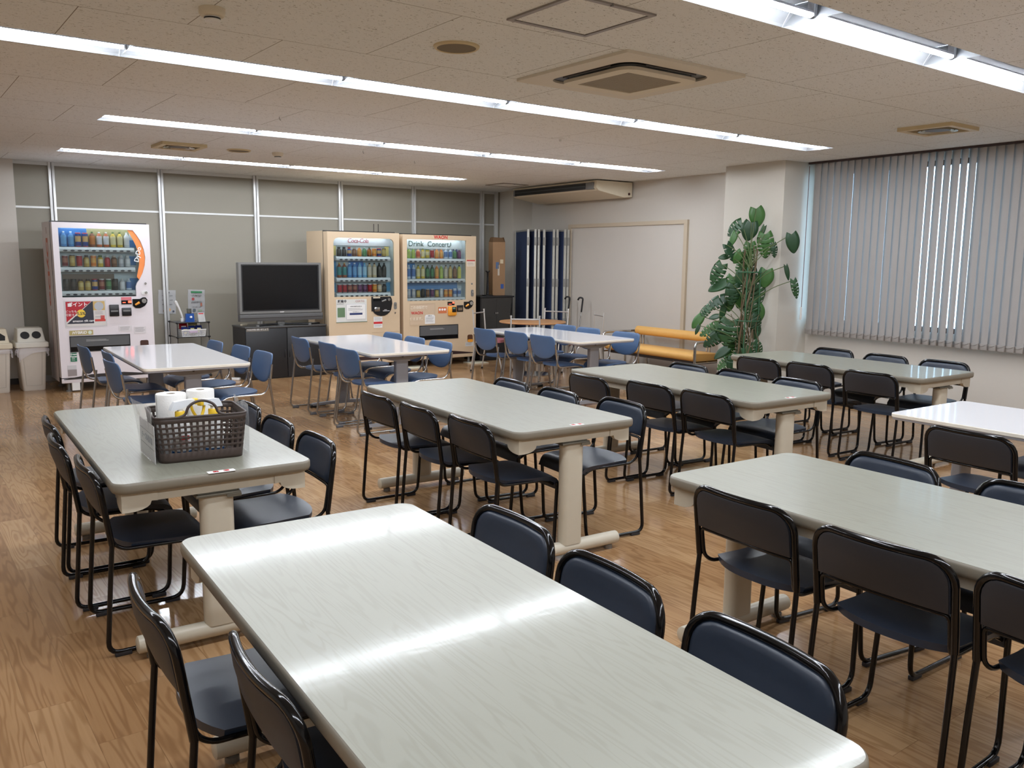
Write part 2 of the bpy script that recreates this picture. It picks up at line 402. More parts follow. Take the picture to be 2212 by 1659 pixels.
# ---------------------------------------------------------------- ceiling fixtures
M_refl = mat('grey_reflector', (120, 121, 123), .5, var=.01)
M_tube = mat('lit_tube', (255, 255, 255), .3, emit=(240, 246, 255), estr=54.0)
M_sock = mat('lamp_socket', (170, 172, 176), .4)
TUBE_CUT = .05
def make_light():
    t = thing('ceiling_light', '', 'ceiling light')
    bm = B(); prof = [(-.155, 0), (-.150, .012), (-.10, .085), (.10, .085), (.150, .012), (.155, 0)]
    L = UL / 2 - .0015
    for (a, b_) in zip(prof, prof[1:]):
        poly(bm, [(-L, a[0], a[1]), (L, a[0], a[1]), (L, b_[0], b_[1]), (-L, b_[0], b_[1])])
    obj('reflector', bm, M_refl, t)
    bm = B(); tube(bm, [(-L + .010, 0, .024), (L - .010, 0, .024)], .0165, 32); bm.normal_update()
    bmesh.ops.recalc_face_normals(bm, faces=bm.faces[:])
    for f in bm.faces: f.material_index = 0 if (f.normal.z < TUBE_CUT and abs(f.normal.x) < .5) else 1
    obj('lamp_tube', bm, [M_tube, M_sock], t)
    for s in (-1, 1):
        bm = B(); box(bm, min(s * L, s * (L - .011)), max(s * L, s * (L - .011)), -.018, .018, .012, .086, .003); obj('socket', bm, M_sock, t)
    return t
lp = make_light(); first = True
rows_n = ['row behind the viewer', 'nearest row in the top right corner', 'long row starting at the left edge', 'third row from the viewer', 'farthest row by the vending machines']
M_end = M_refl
ORD = ['first', 'second', 'third', 'fourth', 'fifth', 'sixth', 'seventh', 'eighth', 'ninth', 'tenth', 'eleventh', 'twelfth']
for ri, (ys, xs, nn) in enumerate(STRIPS):
    for j in range(nn):
        o = lp if first else copy_tree(lp); first = False
        o.location = (xs + UL * (j + .5), ys, ZC)
        vis0, vis1 = [(99, 0), (2, 4), (1, 6), (0, 4), (0, 3)][ri]
        if vis0 <= j <= vis1: lab = 'ceiling tube light, %s from left, %s' % (ORD[j - vis0], rows_n[ri])
        else: lab = 'ceiling tube light beyond the photo edge, place %s, %s' % (ORD[j], rows_n[ri])
        tag(o, lab, 'ceiling light', 'recessed fluorescent ceiling lights')
        for s, on in ((-1, j == 0), (1, j == nn - 1)):
            if on:
                bm = B(); x = s * (UL / 2 - .001)
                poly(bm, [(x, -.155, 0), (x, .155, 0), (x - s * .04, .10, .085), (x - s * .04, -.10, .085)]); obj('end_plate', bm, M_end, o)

# 4-way air conditioner cassette
ac = thing('air_conditioner', 'square four-way air conditioner cassette set in the ceiling', 'air conditioner', (3.66, 3.79, ZC))
bm = B(); plate(bm, rrect(-.475, .475, -.475, .475, .015), [rrect(-.35, .35, -.35, .35, .11)], -.016, 0, 'xy'); obj('panel', bm, mat('cassette_ivory', (214, 206, 190), .5), ac)
bm = B(); plate(bm, rrect(-.35, .35, -.35, .35, .11), [rrect(-.28, .28, -.28, .28, .09)], -.004, -.001, 'xy'); obj('air_slot', bm, M_black, ac)
bm = B(); plate(bm, rrect(-.298, .298, -.298, .298, .09), [rrect(-.215, .215, -.215, .215, .01)], -.040, -.022, 'xy'); obj('grille_frame', bm, M_ivory, ac)
bm = B()
for i in range(22):
    x = -.205 + i * .0195; box(bm, x - .0082, x + .0082, -.214, .214, -.036, -.012)
for i in range(5): box(bm, -.214, .214, -.17 + i * .085 - .003, -.17 + i * .085 + .003, -.034, -.012)
obj('intake_grille', bm, mat('grille_taupe', (150, 138, 118), .6), ac)
bm = B(); box(bm, -.214, .214, -.214, .214, -.008, -.004); obj('filter', bm, mat('filter_brown', (122, 110, 92), .9), ac)
for (a, b_, c_, d_) in ((-.20, .20, -.340, -.332), (-.20, .20, .332, .340), (-.340, -.332, -.20, .20), (.332, .340, -.20, .20)):
    bm = B(); box(bm, a, b_, c_, d_, -.022, -.012, .002); obj('louvre', bm, mat('louvre_dark', (58, 52, 50), .4), ac)
# wall/ceiling hung unit
ac2 = thing('hanging_air_conditioner', 'ivory ceiling-hung air conditioner with dark outlet beside the corner', 'air conditioner', RWM @ Vector((-.03, 2.68, ZC - .012)), RA)
bm = B(); extrude_poly(bm, [(-.62, 0), (0, 0), (0, -.20), (-.16, -.21), (-.60, -.135), (-.64, -.10), (-.63, -.02)], -.98, .98, 'xz'); obj('casing', bm, M_ivory, ac2, ang=25)
for s in (-1, 1):
    bm = B(); extrude_poly(bm, [(-.63, -.005), (-.005, -.005), (-.005, -.198), (-.16, -.208), (-.60, -.134), (-.638, -.10)], min(s * .98, s * 1.005), max(s * .98, s * 1.005), 'xz'); obj('side_panel', bm, M_ivory, ac2)
bm = B(); box(bm, -.655, -.60, -.80, .92, -.115, -.03); obj('outlet', bm, M_black, ac2)
bm = B(); box(bm, -.662, -.60, -.95, -.80, -.12, -.028, .006); obj('outlet_end', bm, M_grey, ac2)
bm = B(); box(bm, -.662, -.60, .92, .96, -.12, -.028, .006); obj('outlet_end', bm, M_grey, ac2)
bm = B(); box(bm, -.660, -.64, -.79, .91, -.078, -.068); obj('louvre', bm, mat('louvre_slate', (70, 76, 76), .4), ac2)
bm = B(); tube(bm, [(-.06, -1.004, -.16), (-.06, -1.012, -.16)], .018, 14); obj('cap', bm, mat('maroon_cap', (70, 34, 32), .4), ac2)

# speakers, hatches, detectors, vents
def ceil_speaker(x, y, label):
    t = thing('ceiling_speaker', label, 'speaker', (x, y, ZC), 0, 'round ceiling speakers')
    bm = B(); lathe(bm, [(.118, 0), (.116, -.008), (.108, -.014), (.100, -.012), (.100, 0)], 40); obj('rim', bm, M_ivory2, t)
    bm = B(); lathe(bm, [(.101, -.004), (.101, -.010), (0, -.012)], 40); obj('speaker_grille', bm, mat('speaker_mesh', (120, 108, 86), .8), t)
ceil_speaker(2.475, 3.82, 'round brown ceiling speaker beside the air conditioner cassette')
ceil_speaker(3.10, 8.85, 'small round ceiling speaker between the two far rows of lights')
def hatch(cx, cy, w, label, m):
    t = thing('access_hatch', label, 'ceiling hatch', (cx, cy, ZC), 0)
    bm = B(); h = w / 2
    plate(bm, [(-h, -h), (h, -h), (h, h), (-h, h)], [[(-h + .024, -h + .024), (h - .024, -h + .024), (h - .024, h - .024), (-h + .024, h - .024)]], -.008, 0, 'xy')
    obj('frame', bm, m, t)
    bm = B(); box(bm, -h + .03, h - .03, -h + .03, h - .03, -.005, 0); obj('board', bm, ceil_m, t)
    bm = B(); box(bm, -.03, -.022, -h - .002, -h + .012, -.012, 0); obj('latch', bm, M_grey, t)
ceil_m = bpy.data.materials['fissured_ceiling_board']
hatch(2.61, 3.02, .47, 'square access hatch with grey metal frame at the top of the photo', mat('hatch_alu', (150, 144, 140), .4, .5))
hatch(7.55, 10.3, .45, 'square access hatch in the ceiling near the far corner', mat('hatch_taupe', (134, 124, 114), .5))
def detector(x, y, label):
    t = thing('smoke_detector', label, 'smoke detector', (x, y, ZC), 0, 'smoke detectors on the ceiling')
    bm = B(); lathe(bm, [(0, 0), (.056, 0), (.056, -.022), (.048, -.034), (.036, -.036), (0, -.036)], 28); obj('base', bm, M_ivory, t)
    bm = B(); lathe(bm, [(.033, -.036), (.035, -.048), (.030, -.056), (0, -.058)], 24); obj('sensor_head', bm, M_white, t)
    bm = B(); lathe(bm, [(.0352, -.040), (.0352, -.046)], 24); obj('sensor_slot', bm, M_black, t)
detector(1.28, 3.93, 'white smoke detector at the top edge of the photo')
detector(3.49, 8.80, 'small white smoke detector beside the far ceiling speaker')
def vent(x, y, w, label):
    t = thing('ceiling_vent', label, 'air vent', (x, y, ZC), 0, 'square ceiling air vents')
    h = w / 2; bm = B(); plate(bm, rrect(-h, h, -h, h, .006, 2), [rrect(-h + .05, h - .05, -h + .05, h - .05, .01, 2)], -.028, 0, 'xy'); obj('frame', bm, M_ivory2, t)
    m = mat('vent_chrome', (182, 176, 160), .22, .7)
    bm = B()
    for (r0, r1, z) in ((.145, .125, -.03), (.115, .098, -.024)): lathe(bm, [(r0, -.004), (r0, z), (r1, z + .012), (r1, -.004)], 36)
    obj('cone_ring', bm, m, t)
    bm = B(); lathe(bm, [(.096, -.004), (.09, -.022), (0, -.024)], 32); obj('centre_disc', bm, mat('vent_disc', (92, 84, 78), .5), t)
    bm = B(); box(bm, -h + .045, h - .045, -h + .045, h - .045, -.006, -.001); obj('back_plate', bm, mat('vent_plate', (150, 140, 122), .5), t)
vent(6.90, 3.62, .44, 'square metal air vent in the ceiling near the window blind')
vent(2.51, 8.85, .42, 'square beige air vent between the two far rows of lights')
for (x, y, lab) in ((2.62, 6.55, 'tiny ceiling hook just before the third row of lights'), (4.09, 8.05, 'tiny ceiling hook between the far light rows, left one'), (4.95, 8.5, 'tiny ceiling hook between the far light rows, right one')):
    t = thing('ceiling_hook', lab, 'hook', (x, y, ZC), 0, 'tiny ceiling hooks')
    bm = B(); tube(bm, [(0, 0, 0), (0, 0, -.02), (.008, 0, -.028), (.010, 0, -.018)], .0022, 6); obj('hook_wire', bm, M_grey, t)
bm = B(); lathe(bm, [(0, 0), (.04, 0), (.036, -.007), (.012, -.010), (.012, -.03), (0, -.03)], 20); o = obj('sprinkler', bm, M_white); o.location = (5.02, 6.05, ZC); tag(o, 'small white sprinkler rose in the ceiling above the centre', 'sprinkler')

# ---------------------------------------------------------------- tables
def laminate(name, c1, c2, rough, grain=True):
    m = bpy.data.materials.new(name); m.use_nodes = True
    nt = m.node_tree; n = nt.nodes; l = nt.links; b = n['Principled BSDF']
    tc = n.new('ShaderNodeTexCoord'); mp = n.new('ShaderNodeMapping'); mp.inputs['Scale'].default_value = (14, .9, 1); l.new(tc.outputs['Object'], mp.inputs['Vector'])
    nz = n.new('ShaderNodeTexNoise'); nz.inputs['Scale'].default_value = 1.2; nz.inputs['Detail'].default_value = 2.5; nz.inputs['Distortion'].default_value = .5; l.new(mp.outputs[0], nz.inputs['Vector'])
    mu = n.new('ShaderNodeMath'); mu.operation = 'MULTIPLY'; mu.inputs[1].default_value = 70; l.new(nz.outputs['Fac'], mu.inputs[0])
    si = n.new('ShaderNodeMath'); si.operation = 'SINE'; l.new(mu.outputs[0], si.inputs[0])
    rp = n.new('ShaderNodeMapRange'); rp.inputs[1].default_value = .1; rp.inputs[2].default_value = 1; l.new(si.outputs[0], rp.inputs[0])
    n2 = n.new('ShaderNodeTexNoise'); n2.inputs['Scale'].default_value = 2.; n2.inputs['Detail'].default_value = 3; l.new(mp.outputs[0], n2.inputs['Vector'])
    ad = n.new('ShaderNodeMath'); ad.operation = 'MULTIPLY'; l.new(rp.outputs[0], ad.inputs[0]); l.new(n2.outputs['Fac'], ad.inputs[1])
    mx = n.new('ShaderNodeMix'); mx.data_type = 'RGBA'; mx.inputs[6].default_value = s2l(c1) + (1,); mx.inputs[7].default_value = s2l(c2) + (1,)
    l.new(ad.outputs[0], mx.inputs[0]); l.new(mx.outputs[2], b.inputs['Base Color']); b.inputs['Roughness'].default_value = rough
    b.inputs['Coat Weight'].default_value = .25; b.inputs['Coat Roughness'].default_value = .09
    fb = n.new('ShaderNodeTexNoise'); fb.inputs['Scale'].default_value = 60; l.new(tc.outputs['Object'], fb.inputs['Vector']); bp = n.new('ShaderNodeBump'); bp.inputs['Strength'].default_value = .05; bp.inputs['Distance'].default_value = .002; l.new(fb.outputs['Fac'], bp.inputs['Height']); l.new(bp.outputs[0], b.inputs['Coat Normal'])
    return m
M_lam = laminate('pale_wood_laminate', (136, 136, 122), (124, 123, 108), .36)
M_edge = mat('taupe_edge_moulding', (124, 117, 103), .45)
M_steel = mat('beige_steel', (190, 182, 164), .38)
M_lamw = mat('white_laminate', (218, 217, 219), .09, var=.008)
M_edgew = mat('cream_edge', (226, 220, 206), .4); M_edgeg = mat('grey_edge', (150, 150, 154), .4)
M_steelg = mat('silver_grey_steel', (150, 151, 156), .38, .25)
def ring_loft(bm, rings):
    R_ = [[bm.verts.new(p) for p in r] for r in rings]
    for a, b_ in zip(R_, R_[1:]):
        for i in range(len(a)): bm.faces.new((a[i], a[(i + 1) % len(a)], b_[(i + 1) % len(a)], b_[i]))
    return R_
def slab_edge(bm, hw, hl, r, prof, mi=None):
    """edge moulding: prof = [(inset, z)]"""
    rings = [[(x, y, z) for x, y in rrect(-hw + i_, hw - i_, -hl + i_, hl - i_, max(.004, r - i_), 6)] for i_, z in prof]
    ring_loft(bm, rings)
HL, HW = .889, .376
def beige_table():
    t = thing('dining_table', '', 'table')
    bm = B(); o_ = rrect(-HW + .006, HW - .006, -HL + .006, HL - .006, .049, 6); extrude_poly(bm, o_, .692, .70, 'xy'); obj('tabletop', bm, M_lam, t)
    bm = B(); slab_edge(bm, HW, HL, .055, [(.0062, .6995), (.002, .697), (0, .690), (0, .672), (.004, .662), (.012, .658), (.10, .658), (.10, .69)]); obj('edge_moulding', bm, M_edge, t, ang=50)
    # apron
    bm = B()
    plate(bm, rrect(-HW + .035, HW - .035, -HL + .035, HL - .035, .02, 3), [rrect(-HW + .06, HW - .06, -HL + .06, HL - .06, .01, 3)], .618, .658, 'xy'); obj('apron', bm, M_steel, t)
    # corner brackets: curved gussets
    cv = [(0, .658), (0, .585), (.028, .585)] + [(.028 + .075 * math.sin(a), .618 - .033 * math.cos(a) if a < 1.5 else .62) for a in (.3, .6, .9, 1.2, 1.5)] + [(.125, .618), (.125, .658)]
    for sx in (-1, 1):
        for sy_ in (-1, 1):
            bm = B()
            x, y = sx * (HW - .030), sy_ * (HL - .030)
            extrude_poly(bm, [(x - sx * a, z) for a, z in cv], min(y, y - sy_ * .024), max(y, y - sy_ * .024), 'xz')
            extrude_poly(bm, [(y - sy_ * max(a, .0241), z) for a, z in cv[:2]] + [(y - sy_ * a, z) for a, z in cv[2:]], min(x, x - sx * .024), max(x, x - sx * .024), 'yz')
            obj('corner_bracket', bm, M_steel, t)
    for s in (-1, 1):
        y = s * .818
        bm = B(); extrude_poly(bm, rrect(-.064, .064, y - .033, y + .033, .028, 5), .075, .60, 'xy'); obj('column', bm, M_steel, t)
        bm = B(); box(bm, -.085, .085, y - .045, y + .045, .600, .612, .003); box(bm, -.075, .075, y - .03, y + .03, .612, .630)
        box(bm, .03, .085, y - .05, y - .044, .592, .604); obj('hinge_plate', bm, mat('hinge_metal', (120, 116, 104), .35, .6), t)
        bm = B(); tube(bm, [(-.30, y, .055), (.30, y, .055)], .034, 18); f = obj('foot', bm, M_steel, t)
        for e in (-1, 1):
            bm = B(); tube(bm, [(e * .30, y, .055), (e * .31, y, .055), (e * .315, y, .055)], [.034, .033, .024], 18); obj('end_cap', bm, M_steel, f)
            bm = B(); lathe(bm, [(0, 0), (.022, 0), (.022, .018), (.012, .024), (.012, .03)], 14, (e * .26, y, 0)); obj('glide', bm, mat('glide_grey', (112, 106, 98), .5), f)
    return t
def white_table():
    t = thing('dining_table', '', 'table')
    W2 = .392; L2 = .889
    bm = B(); extrude_poly(bm, rrect(-W2 + .003, W2 - .003, -L2 + .003, L2 - .003, .042, 6), .692, .70, 'xy'); obj('tabletop', bm, M_lamw, t)
    bm = B(); slab_edge(bm, W2, L2, .045, [(.0032, .6995), (0, .697), (0, .681), (.003, .679)]); obj('edge_band', bm, M_edgew, t, ang=50)
    bm = B(); slab_edge(bm, W2, L2, .045, [(.003, .679), (.006, .667), (.016, .664), (.2, .664), (.2, .69)]); obj('underside_tray', bm, M_edgeg, t, ang=50)
    for s in (-1, 1):
        y = s * .665
        bm = B(); extrude_poly(bm, rrect(-.062, .062, y - .028, y + .028, .012, 4), .05, .61, 'xy'); obj('column', bm, M_steelg, t)
        bm = B(); extrude_poly(bm, [(-.30, .664), (-.28, .65), (-.07, .60), (.07, .60), (.28, .65), (.30, .664)], y - .03, y + .03, 'xz'); o = obj('support_arm', bm, M_steelg, t)
        bm = B(); tube(bm, [(0, y + s * .03, .645), (0, y + s * .038, .645)], .011, 12); obj('bolt', bm, M_dark, o)
        bm = B(); extrude_poly(bm, [(-.34, .022), (-.34, .042), (-.06, .055), (.06, .055), (.34, .042), (.34, .022)], y - .022, y + .022, 'xz'); f = obj('foot', bm, M_steelg, t)
        for e in (-1, 1):
            bm = B(); box(bm, e * .33 - .03, e * .33 + .03, y - .021, y + .021, 0, .028, .004); obj('glide', bm, M_black, f)
    return t
TB = {'A': (1.046, 4.099, -2.43), 'B': (2.821, 4.031, -3.26), 'C': (4.489, 3.962, -2.97), 'G': (6.35, 3.962, -1.55), 'E': (2.738, 1.322, -2.14), 'D': (.977, 1.599, -3.34),
      'W1': (1.957, 7.376, -2.49), 'W2': (3.797, 7.389, -2.8), 'W3': (6.008, 7.29, -1.07), 'F': (4.803, 1.578, -1.73)}
TN = {'A': 'pale wood dining table carrying the brown basket', 'B': 'pale wood dining table in the middle of the room', 'C': 'pale wood dining table between the middle table and the window table',
      'G': 'pale wood dining table nearest the window blind', 'E': 'pale wood dining table cut off by the right edge, foreground', 'D': 'bare pale wood dining table nearest the camera, bottom centre',
      'W1': 'white dining table with blue chairs in front of the white vending machine', 'W2': 'white dining table with blue chairs before the black cabinet and cream machines', 'W3': 'white dining table with blue chairs beside the yellow bench',
      'F': 'white dining table with dark chairs at the right edge of the photo'}
bt = None; wt_ = None
TOBJ = {}
for kx, (x, y, a) in TB.items():
    if kx in ('W1', 'W2', 'W3', 'F'):
        if wt_ is None: o = wt_ = white_table()
        else: o = copy_tree(wt_)
        g_ = 'white laminate dining tables'
    else:
        if bt is None: o = bt = beige_table()
        else: o = copy_tree(bt)
        g_ = 'pale wood dining tables'
    o.location = (x, y, 0); o.rotation_euler = (0, 0, math.radians(a)); tag(o, TN[kx], 'table', g_); TOBJ[kx] = o

# ---------------------------------------------------------------- chairs
M_vinyl = mat('navy_vinyl', (38, 48, 63), .36, var=.06, scale=40, bump=.03)
M_shell = mat('charcoal_back_shell', (40, 41, 46), .5, var=.04, scale=80)
M_blue = mat('blue_shell', (76, 103, 140), .42, var=.04, scale=50)
M_blueseat = mat('blue_seat', (68, 94, 130), .42, var=.05, scale=50)
M_pad = mat('glide_dark', (40, 40, 44), .5)
M_tubeg = mat('grey_chrome_tube', (168, 166, 164), .26, 1., var=.02)
def yb(z): return -.20 - .04 * (z - .42) / .29
def bowf(x, hw): return -.03 * (1 - min(1, (x / hw) ** 2))
def pad_bm(outline, ybase, front, back, rings=((1, 0), (.97, .5), (.9, .85), (.7, 1), (.35, 1.05))):
    """cushion: outline of (x, z), front face bulged towards +y by front, back by back"""
    bm = B(); cx = sum(p[0] for p in outline) / len(outline); cz = sum(p[1] for p in outline) / len(outline)
    for sgn, th in ((1, front), (-1, back)):
        R_ = []
        for sc, h in rings:
            R_.append([bm.verts.new((cx + (x - cx) * sc, ybase(cx + (x - cx) * sc, cz + (z - cz) * sc) + sgn * (.004 + th * h), cz + (z - cz) * sc)) for x, z in outline])
        n_ = len(outline)
        for a, b_ in zip(R_, R_[1:]):
            for i in range(n_): bm.faces.new((a[i], a[(i + 1) % n_], b_[(i + 1) % n_], b_[i]))
        c = bm.verts.new((cx, ybase(cx, cz) + sgn * (.004 + th * 1.06), cz))
        for i in range(n_): bm.faces.new((R_[-1][i], R_[-1][(i + 1) % n_], c))
        if sgn == 1: first_ring = R_[0]
        else:
            for i in range(n_): bm.faces.new((first_ring[i], first_ring[(i + 1) % n_], R_[0][(i + 1) % n_], R_[0][i]))
    return bm
def dens(pts, m=3):
    out = []
    for i in range(len(pts)):
        a, b_ = pts[i], pts[(i + 1) % len(pts)]; d = math.hypot(b_[0] - a[0], b_[1] - a[1]); q = max(1, int(d / .035))
        for j in range(q): out.append((a[0] + (b_[0] - a[0]) * j / q, a[1] + (b_[1] - a[1]) * j / q))
    return out
def seat_bm(hw0, hw1, path, rear_round, thick, crown=.006):
    """seat: path of (y, z) from rear to front, half width hw0..hw1"""
    bm = B(); P = smooth_path([(0, a, b_) for a, b_ in path], .05, 4); n_ = len(P); NU = 12
    top = []; bot = []
    for i, p in enumerate(P):
        t = i / (n_ - 1); hw = hw0 + (hw1 - hw0) * min(1, t * 2.2)
        q = P[min(i + 1, n_ - 1)] - P[max(i - 1, 0)]; q.normalize(); nrm = Vector((0, -q.z, q.y))
        ra = []; rb = []
        for j in range(NU + 1):
            u = -1 + 2 * j / NU
            sh = rear_round * abs(u) ** 2.6 * max(0, 1 - t * 2.6)
            c = crown * (1 - u ** 4) * (1 if 0 < i < n_ - 1 else 0)
            ra.append(bm.verts.new((u * hw, p.y + sh + nrm.y * c, p.z + nrm.z * c)))
            rb.append(bm.verts.new((u * (hw - .008), p.y + sh + .0 - nrm.y * thick, p.z - nrm.z * thick)))
        top.append(ra); bot.append(rb)
    for i in range(n_ - 1):
        for j in range(NU):
            bm.faces.new((top[i][j], top[i][j + 1], top[i + 1][j + 1], top[i + 1][j])); bm.faces.new((bot[i][j], bot[i + 1][j], bot[i + 1][j + 1], bot[i][j + 1]))
        for j in (0, NU): bm.faces.new((top[i][j], top[i + 1][j], bot[i + 1][j], bot[i][j]))
    for i in (0, n_ - 1):
        for j in range(NU): bm.faces.new((top[i][j], top[i][j + 1], bot[i][j + 1], bot[i][j]))
    return bm
def black_chair():
    t = thing('stacking_chair', '', 'chair')
    zt = .713; hw = .219; r = .075
    o = obj('seat', seat_bm(.196, .205, [(-.185, .430), (-.02, .424), (.10, .424), (.165, .412), (.188, .355)], .055, .024), M_vinyl, t, ang=50)
    out = dens(rrect(-hw + .012, hw - .012, .556, zt - .010, .062, 5, (1, 1, 0, 0)))
    base = lambda x, z: yb(z) + bowf(x, hw) * min(1, max(0, (z - .5) / .15))
    obj('backrest', pad_bm(out, base, .012, .0), M_vinyl, t, ang=50)
    bsh = lambda x, z: base(x, z) - .0055
    obj('back_shell', pad_bm([(x * .99, z) for x, z in out], bsh, -.002, .002), M_shell, t, ang=50)
    # outer loop of the back
    top = []
    N = 14
    for i in range(N + 1):
        x = hw - r - (2 * (hw - r)) * i / N; top.append((x, base(x, zt), zt))
    def corner(s, rev):
        pts = []
        for i in range(1, 6):
            a = PI / 2 * i / 6; x = s * (hw - r + r * math.cos(a)); z = zt - r + r * math.sin(a); pts.append((x, base(x, z), z))
        return pts[::-1] if rev else pts
    path = [(hw, yb(.44), .44), (hw, yb(.54), .54), (hw, yb(zt - r), zt - r)] + corner(1, False) + top + corner(-1, True) + [(-hw, yb(zt - r), zt - r), (-hw, yb(.54), .54), (-hw, yb(.44), .44)]
    bm = B(); tube(bm, path, .0115, 10); obj('back_frame', bm, M_frame_blk, t, ang=60)
    for s in (-1, 1):
        p = smooth_path([(s * hw, yb(.44), .442), (s * .221, -.215, .30), (s * .222, -.238, .016), (s * .216, .14, .016), (s * .205, .165, .385)], [0, .06, .05, .055, 0], 5)
        bm = B(); tube(bm, p, .0095, 10); lg = obj('sled_leg', bm, M_frame_blk, t, ang=60)
        for yy in (-.185, .095):
            bm = B(); box(bm, s * .220 - .011, s * .220 + .011, yy - .03, yy + .03, 0, .017, .003); obj('glide', bm, M_pad, lg)
    mid = []
    for i in range(9):
        x = .16 - .32 * i / 8; mid.append((x, base(x, .547) + .003, .547))
    rail = smooth_path([(.19, .15, .375), (.19, .10, .402), (.198, -.16, .410), (.203, -.198, .44), (.203, yb(.53) + .006, .547)], [0, .05, .05, .045, 0], 4)
    rail2 = [Vector((-p.x, p.y, p.z)) for p in rail[::-1]]
    full = rail[:-1] + smooth_path([rail[-2], (.203, base(.2, .547) + .005, .547), mid[0]], .035, 5)[1:] + mid[1:-1] + smooth_path([mid[-1], (-.203, base(.2, .547) + .005, .547), rail2[1]], .035, 5)[:-1] + rail2[1:]
    bm = B(); tube(bm, full, .0075, 8); obj('seat_rail', bm, M_frame_blk, t, ang=60)
    bm = B(); tube(bm, [(-.20, .165, .372), (.20, .165, .372)], .0075, 8); obj('stretcher', bm, M_frame_blk, t, ang=60)
    return t
def blue_chair():
    t = thing('stacking_chair', '', 'chair')
    obj('seat', seat_bm(.185, .200, [(-.16, .432), (.0, .424), (.11, .428), (.175, .418), (.205, .365)], .09, .016, .004), M_blueseat, t, ang=50)
    hw = .212; zt = .736
    yk = lambda z: -.185 - .055 * (z - .45) / .29
    base = lambda x, z: yk(z) + bowf(x, hw) * .9
    out = rrect(-hw, hw, .60, zt, .05, 5, (1, 1, 0, 0))
    out = [p for p in out if p[1] > .605]
    lo = []
    for i in range(15):
        a = PI + PI * i / 14; lo.append((hw * .985 * math.cos(a), .605 + .115 * math.sin(a)))
    out = dens(out + lo)
    obj('backrest', pad_bm(out, base, .006, .005), M_blue, t, ang=50)
    for s in (-1, 1):
        # chrome side tube: seat side, curved up beside the back shell
        p = smooth_path([(s * .188, .19, .372), (s * .196, .13, .412), (s * .205, -.17, .412), (s * .222, -.205, .50), (s * .222, yk(.655) - .002, .655)], [0, .05, .06, .06, 0], 5)
        bm = B(); tube(bm, p, .009, 10); obj('side_tube', bm, M_chrome, t, ang=60)
        p = smooth_path([(s * .229, yk(.535) + .006, .545), (s * .228, -.265, .02), (s * .224, .13, .016), (s * .206, .185, .38)], [0, .05, .055, 0], 6)
        bm = B(); tube(bm, p, .009, 10); lg = obj('sled_leg', bm, M_tubeg, t, ang=60)
        for yy in (-.205, .085):
            bm = B(); box(bm, s * .227 - .011, s * .227 + .011, yy - .032, yy + .032, 0, .018, .003); obj('glide', bm, mat('glide_slate', (88, 90, 96), .5), lg)
    bm = B(); tube(bm, [(-.19, .172, .392), (.19, .172, .392)], .0075, 8); obj('stretcher', bm, M_chrome, t, ang=60)
    return t
CH = {"Al1": [0.886, 4.584, -92.4], "Al2": [0.84, 4.104, -92.4], "Al3": [0.856, 3.574, -92.4], "Ar1": [1.343, 4.542, 87.6], "Ar2": [1.313, 4.023, 87.1], "Ar3": [1.301, 3.541, 86.5], "Dl1": [0.716, 2.06, -93.3], "Dl2": [0.807, 1.572, -93.3], "Dr1": [1.305, 2.074, 86.2], "Dr2": [1.248, 1.586, 83.6], "Dr3": [1.223, 1.087, 83.5], "Bl1": [2.578, 4.46, -92.3], "Bl2": [2.575, 3.979, -94.4], "Bl3": [2.592, 3.496, -94.4], "Br1": [3.109, 4.523, 84], "Br2": [3.094, 4.016, 84], "Br3": [3.146, 3.512, 83.5], "Cl1": [4.191, 4.396, -94.5], "Cl2": [4.287, 3.908, -93.2], "Cl3": [4.293, 3.425, -94.5], "Cr1": [4.805, 4.493, 84.8], "Cr2": [4.798, 4.011, 83.7], "Cr3": [4.78, 3.498, 83], "Gl1": [6.131, 4.458, -91.6], "Gl2": [6.156, 3.975, -94], "Gl3": [6.089, 3.422, -92.8], "Gr1": [6.861, 4.562, 85.1], "Gr2": [6.792, 4.01, 84.6], "Gr3": [6.778, 3.492, 85], "El1": [2.587, 1.803, -93.2], "El2": [2.55, 1.282, -90.3], "El3": [2.55, 0.782, -92.1], "Er1": [3.062, 1.844, 81.5], "Er2": [3.063, 1.26, 87.9], "Fl1": [4.429, 1.906, -94.6], "Fl2": [4.499, 1.422, -92.0], "Fr1": [5.16, 1.9, 87], "W1l1": [1.66, 8.124, -88.5], "W1l2": [1.733, 7.529, -91.5], "W1l3": [1.620, 6.864, -87.8], "W1r1": [2.263, 7.945, 90.1], "W1r2": [2.321, 7.411, 90.7], "W1r3": [2.309, 6.86, 89.6], "W2l1": [3.548, 7.919, -91.2], "W2l2": [3.564, 7.312, -92.0], "W2l3": [3.48, 6.749, -89.4], "W2r1": [4.099, 7.921, 87.5], "W2r2": [4.051, 7.385, 87.2], "W2r3": [4.044, 6.881, 88.2], "W3l1": [5.726, 7.893, -90.9], "W3l2": [5.791, 7.392, -91.3], "W3l3": [5.774, 6.909, -92.0], "W3r1": [6.413, 7.872, 87.9], "W3r2": [6.362, 7.391, 87.1], "W3r3": [6.324, 6.724, 89.6]}
CN = {'A': 'basket table', 'B': 'middle pale table', 'C': 'pale table behind the middle one', 'G': 'pale table by the blind', 'E': 'pale right foreground table',
      'D': 'table nearest the camera', 'F': 'white right-edge table', 'W1': 'white table by the white machine', 'W2': 'white table by the television', 'W3': 'white table by the bench'}
POS = {'1': 'farthest', '2': 'middle', '3': 'nearest'}
bc = None; blc = None
